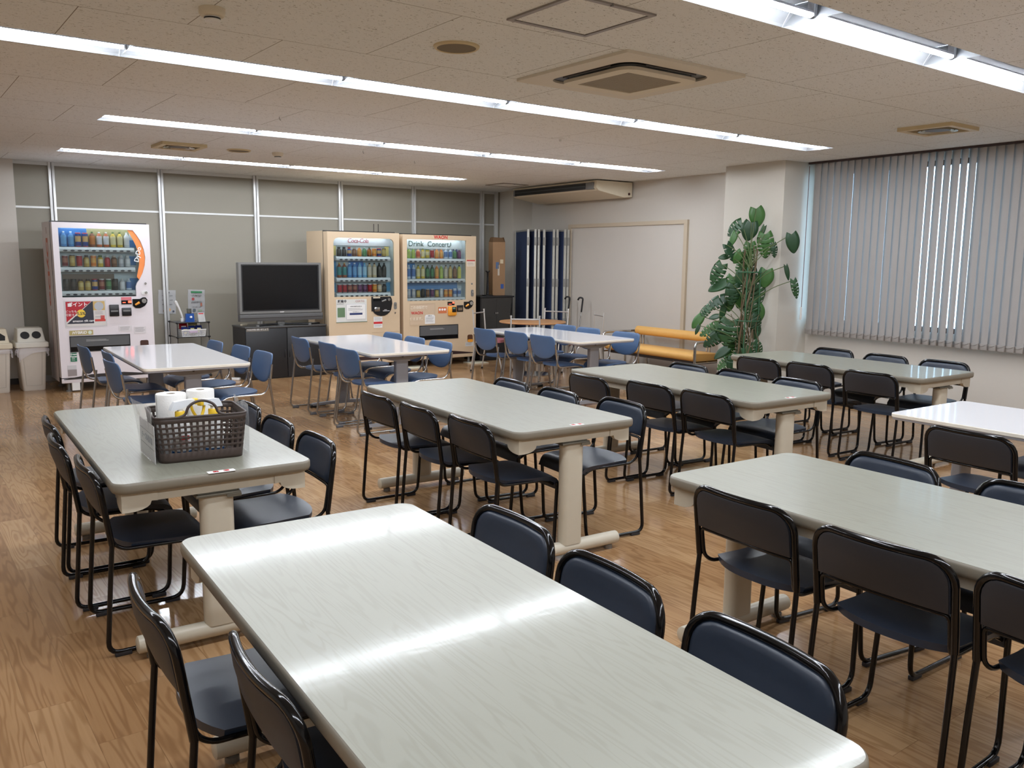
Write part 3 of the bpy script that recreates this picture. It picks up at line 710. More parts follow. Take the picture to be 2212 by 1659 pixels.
for kx, (x, y, a) in CH.items():
    tk, side, num = kx[:-2], kx[-2], kx[-1]
    blue = tk[0] == 'W'
    if blue:
        if blc is None: o = blc = blue_chair()
        else: o = copy_tree(blc)
    else:
        if bc is None: o = bc = black_chair()
        else: o = copy_tree(bc)
    o.location = (x, y, 0); o.rotation_euler = (0, 0, math.radians(a))
    only = kx == 'Fr1'
    lab = ('%s %s chair, %s side of the %s' % ('single' if only else POS[num], 'blue' if blue else 'dark navy', 'left' if side == 'l' else 'right', CN[tk]))
    tag(o, lab, 'chair', 'blue chairs with silver frames' if blue else 'navy vinyl chairs with black frames')

# small stickers on the tables
for kx, u, v, w in (('A', .012, -.868, .17), ('B', -.02, -.848, .12), ('C', -.03, -.85, .12)):
    x, y, a = TB[kx]; a = math.radians(a); cx, cy = x + math.cos(a) * u - math.sin(a) * v, y + math.sin(a) * u + math.cos(a) * v
    if kx == 'A': cx, cy = 1.018, 3.226
    if kx == 'B': cx, cy = 2.775, 3.175
    if kx == 'C': cx, cy = 4.425, 3.10
    t = thing('table_sticker', {'A': 'white sticker with two red characters before the brown basket', 'B': 'white sticker with red characters on the middle pale table', 'C': 'white sticker on the pale table behind the middle table'}[kx], 'sticker', (cx, cy, .70), a, 'smoking notices on the tables')
    bm = B(); box(bm, -w * .3, w * .3, -.017, .017, .0002, .0012); obj('card', bm, M_paper, t)
    if kx != 'C' or True: letters('禁   煙', .022, M_txtred, t, (0, 0, .0016), (0, 0, 0))

# ---------------------------------------------------------------- vending machines
M_vw = mat('vending_white', (224, 218, 222), .35, var=.01)
M_vc = mat('vending_cream', (208, 186, 156), .4, var=.01)
M_vcs = M_vc
M_rack = mat('rack_white', (228, 228, 230), .4)
M_btn = mat('select_button', (74, 74, 80), .3)
M_price = mat('price_strip', (196, 232, 230), .5)
M_orange = mat('orange_arc', (240, 142, 72), .4)
M_led = mat('red_led', (255, 60, 40), .4, emit=(255, 60, 40), estr=3.)
M_strip = mat('display_lamp', (255, 255, 255), .4, emit=(240, 246, 255), estr=6.)
M_yellow = mat('amber_lever', (236, 160, 52), .4)
def colmat(rgb, rough=.3): return mat('print_%02x%02x%02x' % rgb, rgb, rough, var=.02)
def vending(name, label, x, y, w, h, d, body, win, win_outline, shelves, nb, btn_x, inner):
    """origin at the left front corner on the floor; the front faces -y"""
    t = thing(name, label, 'vending machine', (x, y, 0), 0)
    z0 = .10
    bm = B()
    box(bm, 0, w, .13, d, z0, h)                         # cabinet behind the door
    obj('cabinet', bm, body, t)
    bm = B(); plate(bm, [(0, z0 + .06), (w, z0 + .06), (w, h - .01), (0, h - .01)], [win_outline], 0, .03, 'xz')
    box(bm, 0, .02, .03, .125, z0 + .06, h - .01); box(bm, w - .02, w, .03, .125, z0 + .06, h - .01); box(bm, .02, w - .02, .03, .125, h - .03, h - .01)
    obj('door', bm, body, t, ang=25)
    bm = B(); box(bm, .004, w - .004, .03, .128, z0 + .06, h - .002); 
    # keep the recess open: gasket drawn as a thin ring only
    bm.free()
    bm = B(); box(bm, -.003, w + .003, .126, .132, z0, h + .006); obj('door_gasket', bm, M_black, t)
    bm = B(); box(bm, .0, w, .002, .03, z0, z0 + .05, .003); obj('kick_plate', bm, body, t)
    for fx in (.08, w - .08):
        for fy in (.07, d - .08):
            bm = B(); lathe(bm, [(0, 0), (.035, 0), (.035, .012), (.018, .016), (.018, .101), (0, .101)], 14, (fx, fy, 0)); obj('levelling_foot', bm, M_grey, t)
    xa, xb, za, zb = win; zb += .034; zl = zb - .034
    bm = B(); poly(bm, [(xa, .122, za), (xb, .122, za), (xb, .122, zb), (xa, .122, zb)]); poly(bm, [(xa, .03, za), (xb, .03, za), (xb, .122, za), (xa, .122, za)])
    poly(bm, [(xa, .03, za), (xa, .122, za), (xa, .122, zb), (xa, .03, zb)]); poly(bm, [(xb, .03, za), (xb, .122, za), (xb, .122, zb), (xb, .03, zb)]); poly(bm, [(xa, .03, zb), (xb, .03, zb), (xb, .122, zb), (xa, .122, zb)])
    obj('display_recess', bm, mat(name + '_recess', inner, .5), t)
    bm = B(); box(bm, xa + .03, xb - .05, .036, .052, zl + .012, zl + .026); obj('display_lamp', bm, M_strip, t)
    bm = B(); extrude_poly(bm, [(p[0], p[1]) for p in win_outline], .010, .014, 'xz'); obj('display_window', bm, M_glass, t)
    b0 = None
    for sz in shelves:
        bm = B(); extrude_poly(bm, [(.020, sz - .052), (.018, sz - .030), (.034, sz - .004), (.12, sz), (.12, sz - .02), (.05, sz - .056)], btn_x[0] - .03, btn_x[1] + .03, 'yz'); rk = obj('price_rack', bm, M_rack, t)
        for i in range(nb):
            bx = btn_x[0] + (btn_x[1] - btn_x[0]) * (i + .5) / nb
            if b0 is None:
                bm = B(); tube(bm, [(0, .0195, 0), (0, .014, 0)], .022, 14, flat=1.); 
                for v in bm.verts: v.co.z *= .42
                b0 = obj('select_button', bm, M_btn, rk)
                bm = B(); box(bm, -.030, .030, .0195, .0225, .016, .034); p0 = obj('price_tag', bm, M_price, rk); p0.rotation_euler = (math.radians(-24), 0, 0)
                b_, p_ = b0, p0
            else: b_ = copy_tree(b0, rk); p_ = copy_tree(p0, rk)
            b_.location = (bx, 0, sz - .041); p_.location = (bx, .0015, sz - .046)
    return t
def sticker(t, name, x0, x1, z0, z1, m, y=-.0015, d=.0012, label=None):
    bm = B(); box(bm, x0, x1, y - d, y, z0, z1); o = obj(name, bm, m, t)
    if label: o['label'] = label
    return o
def lines(t, x0, x1, zs, m, y=-.0035, th=.003):
    bm = B()
    for z in zs: box(bm, x0, x1 - random.uniform(0, .25) * (x1 - x0), y - .0004, y, z - th / 2, z + th / 2)
    return obj('printed_lines', bm, m, t)
def coin_unit(t, cx, cz, yl):
    bm = B(); extrude_poly(bm, [(cx - .08, cz + .045), (cx - .08, cz - .03), (cx - .05, cz - .058), (cx, cz - .06), (cx + .05, cz - .035), (cx + .075, cz + .0), (cx + .08, cz + .035), (cx + .06, cz + .062), (cx + .03, cz + .062), (cx, cz + .045)], -.012, 0, 'xz'); o = obj('coin_panel', bm, M_blackgl, t)
    bm = B(); tube(bm, [(cx + .042, -.012, cz + .022), (cx + .042, -.02, cz + .022)], .026, 18); obj('coin_slot', bm, M_chrome, o)
    bm = B(); tube(bm, [(cx - .055, -.016, cz - .022), (cx - .008, -.018, cz + .006)], [.010, .014], 10); obj('return_lever', bm, yl, o)
    return o
def lock(t, cx, cz, vert=False, m=None):
    bm = B(); extrude_poly(bm, rrect(cx - (.022 if vert else .04), cx + (.022 if vert else .04), cz - (.048 if vert else .02), cz + (.048 if vert else .02), .019), -.006, 0, 'xz'); o = obj('lock_plate', bm, m or M_white, t)
    bm = B(); tube(bm, [(cx + (0 if vert else .014), -.006, cz + (.014 if vert else 0)), (cx + (0 if vert else .014), -.018, cz + (.014 if vert else 0))], .014, 14); obj('lock_cylinder', bm, M_chrome, o)
# --- white machine on the left
Z = lambda x: x
arc = [(.07, 1.055), (.07, 1.79)]
win1 = [(.82, 1.047), (.82, 1.16)] + [(.835, 1.20), (.862, 1.235), (.90, 1.31), (.928, 1.40), (.938, 1.49), (.925, 1.58), (.895, 1.67), (.855, 1.74), (.815, 1.795)] + [(.06, 1.80), (.06, 1.047)]
v1 = vending('vending_machine', 'white drinks vending machine with an orange arc beside the display, far left', 1.595, 10.45, .995, 1.87, .66, M_vw, (.06, .94, 1.047, 1.80), win1, [1.598, 1.378, 1.118], 10, (.085, .80), (198, 208, 212))
bm = B(); o_ = [(.862, 1.235), (.90, 1.31), (.928, 1.40), (.936, 1.49), (.923, 1.58), (.893, 1.67), (.855, 1.738), (.815, 1.792)]; i_ = [(.76, 1.792), (.81, 1.70), (.845, 1.62), (.868, 1.54), (.874, 1.47), (.868, 1.40), (.852, 1.33), (.838, 1.27)]
extrude_poly(bm, o_ + i_, .0075, .0095, 'xz'); obj('orange_arc', bm, M_orange, v1)
letters('DyDo', .07, M_txtwh, v1, (.862, .0070, 1.52), (PI / 2, -1.35, 0))
for (a, b_, c_, d_) in ((.775, .87, 1.60, 1.68), (.78, .86, 1.40, 1.50), (.785, .88, 1.10, 1.25)):
    bm = B(); box(bm, a, b_, .112, .118, c_, d_); obj('blue_card', bm, colmat((58, 128, 190)), v1)
bm = B(); box(bm, .062, .36, .114, .118, 1.60, 1.80); obj('blue_card', bm, colmat((40, 100, 160)), v1)
bm = B(); box(bm, .36, .80, .114, .118, 1.60, 1.80); obj('olive_card', bm, colmat((140, 134, 96)), v1)
bm = B(); box(bm, .09, .62, .114, .118, 1.12, 1.30); obj('brown_card', bm, colmat((112, 92, 76)), v1)
# side of the machine: brand letters running down
o = letters('DyDo', .20, mat('brand_orange', (206, 108, 76), .45), v1, (-.0012, .385, 1.32), (PI / 2, PI / 2, -PI / 2)); o.scale = (1.55, .78, 1)
for a, b_ in ((1.74, 1.81), (.30, .90)):
    bm = B(); box(bm, -.0012, 0, .36, .40, a, b_); obj('side_stripe', bm, colmat((184, 160, 160)), v1)
# advertising panel
sticker(v1, 'poster_frame', .070, .495, .715, 1.012, colmat((206, 204, 206)), -.0005)
pz = sticker(v1, 'poster', .085, .48, .73, 1.0, colmat((214, 210, 206)), -.0016)
bm = B(); extrude_poly(bm, [(.085, .775), (.085, 1.0), (.345, 1.0)], -.0032, -.0026, 'xz'); obj('red_field', bm, colmat((178, 36, 50)), pz)
bm = B(); extrude_poly(bm, [(.088, .756), (.36, .756), (.36, 1.0), (.348, 1.0)], -.0032, -.0026, 'xz'); obj('dark_field', bm, colmat((48, 50, 62)), pz)
bm = B(); box(bm, .36, .48, -.0032, -.0026, .90, 1.0); obj('gold_field', bm, colmat((198, 168, 104)), pz)
bm = B(); tube(bm, [(.42, -.0033, .945), (.42, -.0040, .945)], .048, 24); obj('grey_disc', bm, colmat((176, 180, 186)), pz)
bm = B(); box(bm, .365, .48, -.0036, -.0030, .775, .80); box(bm, .43, .472, -.0036, -.0030, .80, .84); obj('red_strip', bm, colmat((198, 70, 62)), pz)
bm = B(); tube(bm, [(.235, -.0034, .868), (.235, -.0042, .868)], .044, 24); obj('yellow_disc', bm, colmat((236, 200, 70)), pz)
bm = B(); box(bm, .105, .142, -.0042, -.0034, .945, .982); obj('logo_square', bm, colmat((232, 226, 226)), pz)
letters('5.5%', .045, M_txtdk, pz, (.235, -.0045, .866)); letters('ポイント', .05, M_txtwh, pz, (.205, -.0045, .965)); letters('どっちも', .030, M_txtwh, pz, (.135, -.0045, .89)); letters('可能する!', .031, M_txtwh, pz, (.142, -.0045, .852))
letters('amazon gift card', .034, M_txtwh, pz, (.258, -.0045, .785))
lines(pz, .375, .47, [.885, .872, .86, .83, .82], colmat((150, 140, 150)))
o = sticker(v1, 'badge', .105, .345, .628, .682, colmat((178, 164, 112))); letters('HYBRID', .042, M_txtwh, o, (.205, -.0035, .655))
bm = B(); tube(bm, [(.312, -.0027, .655), (.312, -.0034, .655)], .019, 18); obj('badge_disc', bm, colmat((206, 220, 206)), o)
def slot(t, x0, x1, z0, z1):
    bm = B(); plate(bm, [(x0 - .008, z0 - .008), (x1 + .008, z0 - .008), (x1 + .008, z1 + .008), (x0 - .008, z1 + .008)], [[(x0, z0), (x1, z0), (x1, z1), (x0, z1)]], -.006, 0, 'xz'); o = obj('delivery_slot', bm, M_black, t)
    bm = B(); box(bm, x0, x1, -.003, -.0005, z0 + .05, z1); obj('flap', bm, mat('smoked_flap', (92, 94, 96), .25), o)
    bm = B(); box(bm, x0, x1, -.002, -.0005, z0, z0 + .05); obj('slot_mouth', bm, M_blackgl, o)
    bm = B(); box(bm, x0 + .26 * (x1 - x0), x0 + .64 * (x1 - x0), -.0040, -.0032, z1 - .055, z1 - .048); box(bm, x0 + .26 * (x1 - x0), x0 + .6 * (x1 - x0), -.0040, -.0032, z1 - .042, z1 - .036); obj('printed_lines', bm, colmat((150, 152, 152)), o)
slot(v1, .11, .72, .45, .612)
o = sticker(v1, 'green_sticker', .10, .165, .338, .436, colmat((26, 110, 78))); letters('Green\nPower', .026, M_txtwh, o, (.132, -.0035, .406))
lines(o, .112, .150, [.378, .366, .352], M_txtwh)
for a, b_, c_ in ((.252, .297, (200, 198, 200)), (.178, .25, (150, 142, 142))): o = sticker(v1, 'rating_plate', .065, .155, a, b_, colmat(c_))
for i, (a, b_, c_, d_) in enumerate(((.525, .625, .828, .958), (.655, .755, .828, .92))):
    bm = B(); box(bm, a, b_, -.022, 0, c_, d_, .006); o = obj('payment_reader', bm, M_black, v1)
    bm = B(); box(bm, a + .012, b_ - .012, -.0235, -.0215, c_ + .05, c_ + .066); obj('slot_line', bm, M_grey, o)
coin_unit(v1, .855, .972, M_yellow); lock(v1, .912, 1.088)
bm = B(); tube(bm, [(.925, 0, 1.192), (.925, -.008, 1.192)], .013, 14); obj('rivet', bm, M_chrome, v1)
sticker(v1, 'red_label', .655, .765, 1.006, 1.04, colmat((218, 120, 130)))
bm = B(); box(bm, .655, .765, -.004, 0, .958, 1.003); o = obj('led_display', bm, M_blackgl, v1)
bm = B(); box(bm, .728, .762, -.0052, -.0042, .974, .998); box(bm, .67, .70, -.0052, -.0042, .975, .983); obj('led_digits', bm, M_led, o)
for a, b_, c_, d_ in ((.615, .755, .654, .713), (.775, .905, .622, .702)):
    o = sticker(v1, 'notice_sticker', a, b_, c_, d_, colmat((214, 210, 212))); lines(o, a + .012, b_ - .01, [d_ - .014 - .014 * q for q in range(int((d_ - c_) / .016))], M_txtdk, th=.002)
bm = B(); extrude_poly(bm, rrect(.835, .925, .46, .542, .018), -.006, 0, 'xz'); o = obj('change_cup', bm, colmat((74, 50, 44)), v1)
bm = B(); extrude_poly(bm, [(.02, .145), (.30, .185), (.64, .188), (.97, .15), (.97, .143), (.02, .138)], -.0015, -.0005, 'xz'); obj('vent_gap', bm, M_dark, v1)
bm = B(); box(bm, .10, .18, .0, .05, .014, .10); obj('foot_bracket', bm, M_white, v1)

# --- cream machine with rounded display
win2 = rrect(.085, .965, 1.0, 1.762, .07, 6, (1, 1, 0, 0))
v2 = vending('vending_machine', 'cream drinks vending machine with rounded display corners beside the television', 4.71, 10.30, 1.045, 1.85, .65, M_vc, (.085, .965, 1.0, 1.762), win2, [1.525, 1.25, 1.05], 10, (.16, .89), (214, 222, 230))
letters('Coca-Cola', .082, mat('script_red', (150, 40, 50), .5), v2, (.485, .106, 1.728))
bm = B(); box(bm, .086, .964, .108, .118, 1.665, 1.755); obj('lit_header', bm, colmat((196, 198, 204)), v2)
for (a, b_, c_, d_, c) in ((.09, .17, 1.535, 1.66, (226, 206, 130)), (.88, .945, 1.535, 1.66, (226, 206, 130)), (.09, .17, 1.26, 1.465, (70, 140, 186)), (.09, .16, 1.06, 1.18, (80, 148, 190)), (.90, .96, 1.06, 1.18, (80, 148, 190)), (.35, .56, 1.26, 1.46, (70, 130, 200))):
    bm = B(); box(bm, a, b_, .112, .118, c_, d_); obj('backing_card', bm, colmat(c), v2)
pf = sticker(v2, 'information_panel', .105, .545, .672, .968, colmat((216, 218, 214)))
letters('販売中', .042, M_txtdk, pf, (.19, -.0045, .94)); letters('CERTO', .036, mat('print_brick', (176, 110, 100), .5), pf, (.445, -.0045, .94))
lines(pf, .115, .24, [.912, .903], M_txtdk, th=.002)
bm = B(); box(bm, .122, .228, -.0034, -.0027, .735, .86); obj('green_map', bm, colmat((104, 132, 100)), pf)
bm = B(); box(bm, .245, .528, -.006, -.0030, .70, .905); o = obj('framed_notice', bm, colmat((198, 200, 204)), pf)
bm = B(); box(bm, .252, .521, -.0072, -.006, .707, .898); obj('notice_sheet', bm, M_paper, o)
letters('お支払方法変更のお知らせ', .014, M_txtdk, o, (.386, -.0078, .872)); letters('現金のみ使用できます', .010, M_txtdk, o, (.386, -.0078, .80)); lines(o, .275, .50, [.848, .836, .824], M_txtdk, -.0076, .002)
bm = B(); box(bm, .292, .478, -.0080, -.0073, .762, .788); obj('navy_bar', bm, colmat((52, 64, 110)), o)
bm = B(); box(bm, .10, .55, -.004, 0, .664, .672); obj('panel_sill', bm, colmat((98, 120, 96)), v2)
# black payment panel
bm = B(); o_ = [(.615, .995), (.615, .80)] + [(.765 + .15 * math.cos(a), .86 + .125 * math.sin(a)) for a in [PI + .45 + i * (PI - .45) / 8 for i in range(9)]] + [(.925, .90), (.918, .96), (.90, .995)]
extrude_poly(bm, o_, -.012, 0, 'xz'); o = obj('payment_panel', bm, M_black, v2)
bm = B(); box(bm, .655, .735, -.016, -.012, .80, .855, .004); obj('note_slot', bm, M_chrome, o)
bm = B(); tube(bm, [(.872, -.012, .955), (.872, -.022, .955)], .02, 16); obj('coin_slot', bm, M_chrome, o)
bm = B(); tube(bm, [(.765, -.016, .93), (.825, -.018, .95)], [.008, .012], 10); obj('return_lever', bm, M_grey, o)
bm = B(); box(bm, .636, .752, -.0128, -.0122, .935, .965); obj('display', bm, M_blackgl, o)
bm = B(); box(bm, .636, .74, -.0130, -.0122, .975, .99); obj('price_card', bm, colmat((224, 214, 190)), o)
bm = B(); box(bm, .78, .88, -.0130, -.0122, .80, .806); box(bm, .80, .84, -.0130, -.0122, .815, .82); obj('printed_lines', bm, M_txtwh, o)
lock(v2, .975, .868, True, M_grey)
bm = B(); tube(bm, [(.972, 0, .772), (.972, -.008, .772)], .012, 12); obj('rivet', bm, M_chrome, v2)
o = sticker(v2, 'warning_sticker', .645, .775, .578, .728, M_paper); bm = B(); box(bm, .645, .775, -.0034, -.0027, .63, .66); obj('red_band', bm, colmat((198, 50, 56)), o); lines(o, .655, .765, [.715, .703, .69, .678, .618, .606, .594], M_txtdk, th=.0022)
bm = B(); box(bm, .615, 1.04, -.0015, -.0004, .515, .518); obj('panel_seam', bm, colmat((170, 150, 126)), v2)
bm = B(); extrude_poly(bm, [(.02, .155), (.35, .20), (.7, .20), (1.02, .16), (1.02, .15), (.02, .15)], -.0015, -.0005, 'xz'); obj('vent_gap', bm, mat('maroon_gap', (52, 34, 36), .5), v2)
slot(v2, .12, .52, .25, .40)
for i in range(2):
    bm = B(); tube(bm, [(.90 + i * .07, .45, 1.85), (.90 + i * .07, .45, 1.97)], .006, 8); obj('cable', bm, M_dark, v2)

# --- cream machine with dog-free front, right
win3 = rrect(.065, 1.03, .925, 1.765, .008, 2)
v3 = vending('vending_machine', 'cream drinks vending machine with red lettering on top and an amber card reader', 5.81, 10.30, 1.20, 1.84, .65, M_vc, (.065, 1.03, .925, 1.765), win3, [1.508, 1.228, .965], 12, (.095, 1.0), (200, 214, 226))
letters('WAON', .066, M_txtred, v3, (.605, -.001, 1.80)); letters('Drink  Concert♪', .105, mat('script_green', (52, 78, 70), .5), v3, (.50, .106, 1.705))
bm = B(); box(bm, .066, 1.028, .110, .118, 1.64, 1.75); obj('lit_header', bm, colmat((206, 212, 216)), v3)
for (a, b_, c_, d_, c) in ((.07, .95, .985, 1.18, (98, 146, 198)), (.07, .25, 1.23, 1.44, (70, 140, 200)), (.88, .95, 1.52, 1.74, (66, 62, 140))):
    bm = B(); box(bm, a, b_, .112, .118, c_, d_); obj('backing_card', bm, colmat(c), v3)
bm = B(); plate(bm, [(.10, .59), (.51, .59), (.51, .89), (.10, .89)], [[(.108, .598), (.502, .598), (.502, .882), (.108, .882)]], -.003, 0, 'xz'); pf = obj('message_panel', bm, colmat((196, 176, 150)), v3)
bm = B(); box(bm, .108, .502, -.0012, -.0004, .598, .882); obj('panel_sheet', bm, colmat((206, 184, 158)), pf)
letters('この自販機で', .046, mat('cream_print', (236, 226, 208), .5), pf, (.245, -.003, .83)); letters('WAON', .055, M_txtred, pf, (.215, -.003, .757)); letters('使えます。', .046, MATS['cream_print'], pf, (.215, -.003, .675))
bm = B(); extrude_poly(bm, [(.34, .602), (.505, .602), (.505, .71), (.48, .73), (.36, .73), (.34, .71)], -.0034, -.0026, 'xz'); o = obj('paper_notice', bm, M_paper, pf); letters('お知らせ', .016, M_txtdk, o, (.42, -.004, .712)); lines(o, .355, .49, [.692, .68, .668, .655, .642, .63], M_txtdk, -.0038, .002)
bm = B(); box(bm, .715, .83, -.004, 0, .853, .902); o = obj('led_display', bm, M_blackgl, v3); bm = B(); box(bm, .795, .825, -.0052, -.0042, .878, .898); box(bm, .735, .78, -.0052, -.0042, .866, .872); obj('led_digits', bm, M_led, o)
o = sticker(v3, 'touch_sticker', .56, .70, .742, .83, colmat((206, 122, 82)))
for i in range(3):
    bm = B(); tube(bm, [(.585 + .042 * i, -.0027, .795), (.585 + .042 * i, -.0034, .795)], .017, 14); obj('round_mark', bm, M_txtwh, o)
bm = B(); box(bm, .715, .845, -.045, 0, .705, .838, .014); o = obj('card_reader', bm, M_yellow, v3); bm = B(); box(bm, .765, .832, -.048, -.044, .755, .83, .003); obj('reader_screen', bm, M_black, o); bm = B(); box(bm, .775, .815, -.0492, -.0478, .80, .822); obj('reader_lcd', bm, colmat((104, 150, 130)), o)
bm = B(); box(bm, .868, .972, -.016, 0, .757, .85, .004); o = obj('note_slot', bm, M_black, v3); bm = B(); box(bm, .885, .955, -.018, -.015, .775, .815); obj('note_mouth', bm, colmat((120, 104, 84)), o)
coin_unit(v3, 1.07, .852, M_yellow); lock(v3, 1.135, 1.02, True, M_grey)
bm = B(); tube(bm, [(1.128, 0, 1.152), (1.128, -.008, 1.152)], .013, 12); obj('rivet', bm, M_grey, v3)
slot(v3, .26, .885, .385, .572)
bm = B(); extrude_poly(bm, rrect(1.055, 1.145, .312, .42, .025), -.006, 0, 'xz'); o = obj('change_cup', bm, colmat((92, 60, 40)), v3); bm = B(); extrude_poly(bm, rrect(1.055, 1.145, .312, .352, .018), -.010, -.006, 'xz'); obj('cup_lip', bm, M_yellow, o)
o = sticker(v3, 'serial_sticker', 1.02, 1.16, .252, .312, colmat((204, 206, 206))); lines(o, 1.03, 1.15, [.30, .288, .274], M_txtdk, th=.002)
o = sticker(v3, 'instruction_sticker', 1.04, 1.18, 1.40, 1.492, colmat((226, 214, 196))); bm = B(); box(bm, 1.04, 1.18, -.0034, -.0027, 1.475, 1.492); obj('red_band', bm, colmat((190, 60, 56)), o); lines(o, 1.05, 1.17, [1.45, 1.438, 1.42], M_txtdk, th=.0022)
bm = B(); extrude_poly(bm, [(.03, .155), (.4, .20), (.8, .20), (1.17, .158), (1.17, .150), (.03, .15)], -.0015, -.0005, 'xz'); obj('vent_gap', bm, MATS['maroon_gap'], v3)
for (fx) in (.02, 1.06):
    bm = B(); box(bm, fx, fx + .28, -.14, .12, .0, .014, .003); obj('base_board', bm, colmat((204, 198, 176)), v3)

# --- drinks shown behind the glass: every bottle and can is a thing of its own
def bottle(kind, c_body, c_label, c_cap, h, r):
    bm = B()
    if kind == 'pet':
        prof = [(0, 0), (r * .9, 0), (r, .006), (r, h * .12), (r * .97, h * .16), (r, h * .2), (r, h * .62), (r * .93, h * .72), (r * .55, h * .84), (r * .36, h * .90), (r * .36, h * .91), (r * .40, h * .915), (r * .40, h), (0, h)]
        mi = [0, 0, 0, 0, 1, 1, 1, 0, 0, 0, 2, 2, 2]
    elif kind == 'can':
        prof = [(0, .002), (r * .8, 0), (r, .008), (r, h * .35), (r, h * .75), (r, h - .010), (r * .86, h), (r * .82, h - .003), (0, h - .003)]
        mi = [2, 2, 0, 1, 0, 2, 2, 2]
    else:   # bottle can
        prof = [(0, 0), (r * .92, 0), (r, .006), (r, h * .3), (r, h * .66), (r * .92, h * .74), (r * .62, h * .80), (r * .62, h * .82), (r * .66, h * .825), (r * .66, h), (0, h)]
        mi = [0, 0, 0, 1, 0, 0, 0, 2, 2, 2]
    lathe(bm, prof, 14, mis=mi)
    name = {'pet': 'drink_bottle', 'can': 'drink_can', 'cap': 'bottle_can'}[kind]
    return obj(name, bm, [colmat(c_body), colmat(c_label), colmat(c_cap)], None, ang=50)
CNAME = lambda s: s
DR = {  # word: body, label, cap
 'blue': ((72, 132, 190), (110, 170, 220), (220, 228, 236)), 'deep blue': ((30, 66, 140), (222, 180, 120), (190, 60, 60)), 'amber': ((120, 62, 30), (196, 118, 50), (70, 100, 60)), 'white and amber': ((182, 92, 44), (224, 222, 226), (214, 214, 214)),
 'yellow': ((206, 178, 62), (232, 220, 170), (90, 120, 70)), 'white': ((206, 208, 210), (228, 228, 230), (220, 220, 220)), 'red': ((168, 32, 44), (186, 44, 54), (200, 200, 200)), 'dark red': ((120, 32, 40), (170, 110, 90), (200, 200, 200)),
 'gold': ((190, 160, 84), (212, 188, 120), (64, 50, 44)), 'black': ((38, 38, 38), (70, 66, 60), (30, 30, 30)), 'green': ((62, 112, 76), (96, 150, 96), (220, 226, 220)), 'light green': ((160, 192, 84), (186, 206, 110), (226, 232, 226)),
 'orange': ((226, 130, 48), (240, 176, 90), (236, 200, 170)), 'brown': ((110, 72, 50), (150, 108, 78), (190, 180, 170)), 'purple': ((96, 48, 90), (128, 80, 120), (200, 196, 200)), 'teal': ((150, 80, 46), (58, 140, 140), (196, 164, 80)),
 'clear blue': ((120, 176, 214), (170, 212, 236), (90, 170, 214)), 'cream': ((206, 186, 150), (222, 210, 190), (92, 60, 50)), 'dark green': ((40, 74, 48), (70, 130, 84), (72, 50, 40)), 'silver': ((176, 178, 184), (206, 206, 210), (200, 200, 200)), 'peach': ((226, 160, 120), (220, 100, 70), (232, 228, 224)), 'white and blue': ((196, 212, 232), (90, 130, 190), (236, 238, 240)), 'pale yellow': ((220, 216, 96), (230, 224, 120), (60, 80, 120))}
SETS = [
 (v1, 'white machine', (.085, .80), [
  (1.600, 'top', 'pet:blue pet:blue can:deep blue can:deep blue pet:amber pet:white and amber pet:white and amber pet:yellow pet:yellow pet:white', .165, .030),
  (1.380, 'middle', 'can:dark red can:gold can:red cap:gold can:orange cap:yellow cap:red cap:brown cap:silver cap:white', .128, .029),
  (1.120, 'bottom', 'can:black can:black cap:gold cap:gold can:deep blue can:dark red can:green can:black pet:white pet:white and blue', .125, .030)]),
 (v2, 'rounded-display cream machine', (.16, .89), [
  (1.527, 'top', 'cap:black cap:black cap:deep blue cap:brown pet:orange pet:green pet:amber can:orange can:deep blue can:gold', .118, .029),
  (1.252, 'middle', 'pet:teal pet:teal pet:blue pet:blue pet:clear blue pet:clear blue pet:cream pet:cream pet:black pet:black', .190, .030),
  (1.052, 'bottom', 'can:red can:red can:dark red can:dark red can:purple can:purple can:red can:orange can:cream cap:black', .112, .030)]),
 (v3, 'cream machine with amber reader', (.095, 1.0), [
  (1.510, 'top', 'pet:light green pet:light green pet:peach pet:yellow can:yellow can:red pet:orange pet:orange pet:white and blue pet:white and blue pet:green pet:purple', .132, .028),
  (1.230, 'middle', 'pet:white and blue pet:white and blue pet:yellow pet:yellow pet:dark green pet:dark green pet:orange pet:light green pet:cream pet:gold pet:brown pet:pale yellow', .186, .028),
  (.967, 'bottom', 'can:silver can:silver can:gold can:black can:brown can:purple can:gold can:white can:orange can:orange can:white and blue can:white and blue', .118, .027)])]
CACHE = {}
for (vm, vname, bx, rows) in SETS:
    for (z, rname, items, h, r) in rows:
        its = items.split(' '); seq = []
        for q in its:
            if ':' in q: seq.append(q)
            else: seq[-1] += ' ' + q
        for i, q in enumerate(seq):
            kind, cw = q.split(':'); cc = DR[cw]
            key = (q, h)
            hh = h if kind == 'pet' else (h if rname != 'top' or kind == 'cap' else h * .92)
            if key not in CACHE: o = CACHE[key] = bottle(kind, cc[0], cc[1], cc[2], hh, r)
            else: o = CACHE[key].copy(); COL.objects.link(o)
            o.location = (vm.location.x + bx[0] + (bx[1] - bx[0]) * (i + .5) / len(seq), vm.location.y + .078, z)
            w_ = {'pet': 'bottle', 'can': 'can', 'cap': 'bottle can'}[kind]
            tag(o, '%s %s, %s from left, %s shelf, %s' % (cw, w_, ORD[i], rname, vname), 'drink', 'sample drinks in the vending machines')

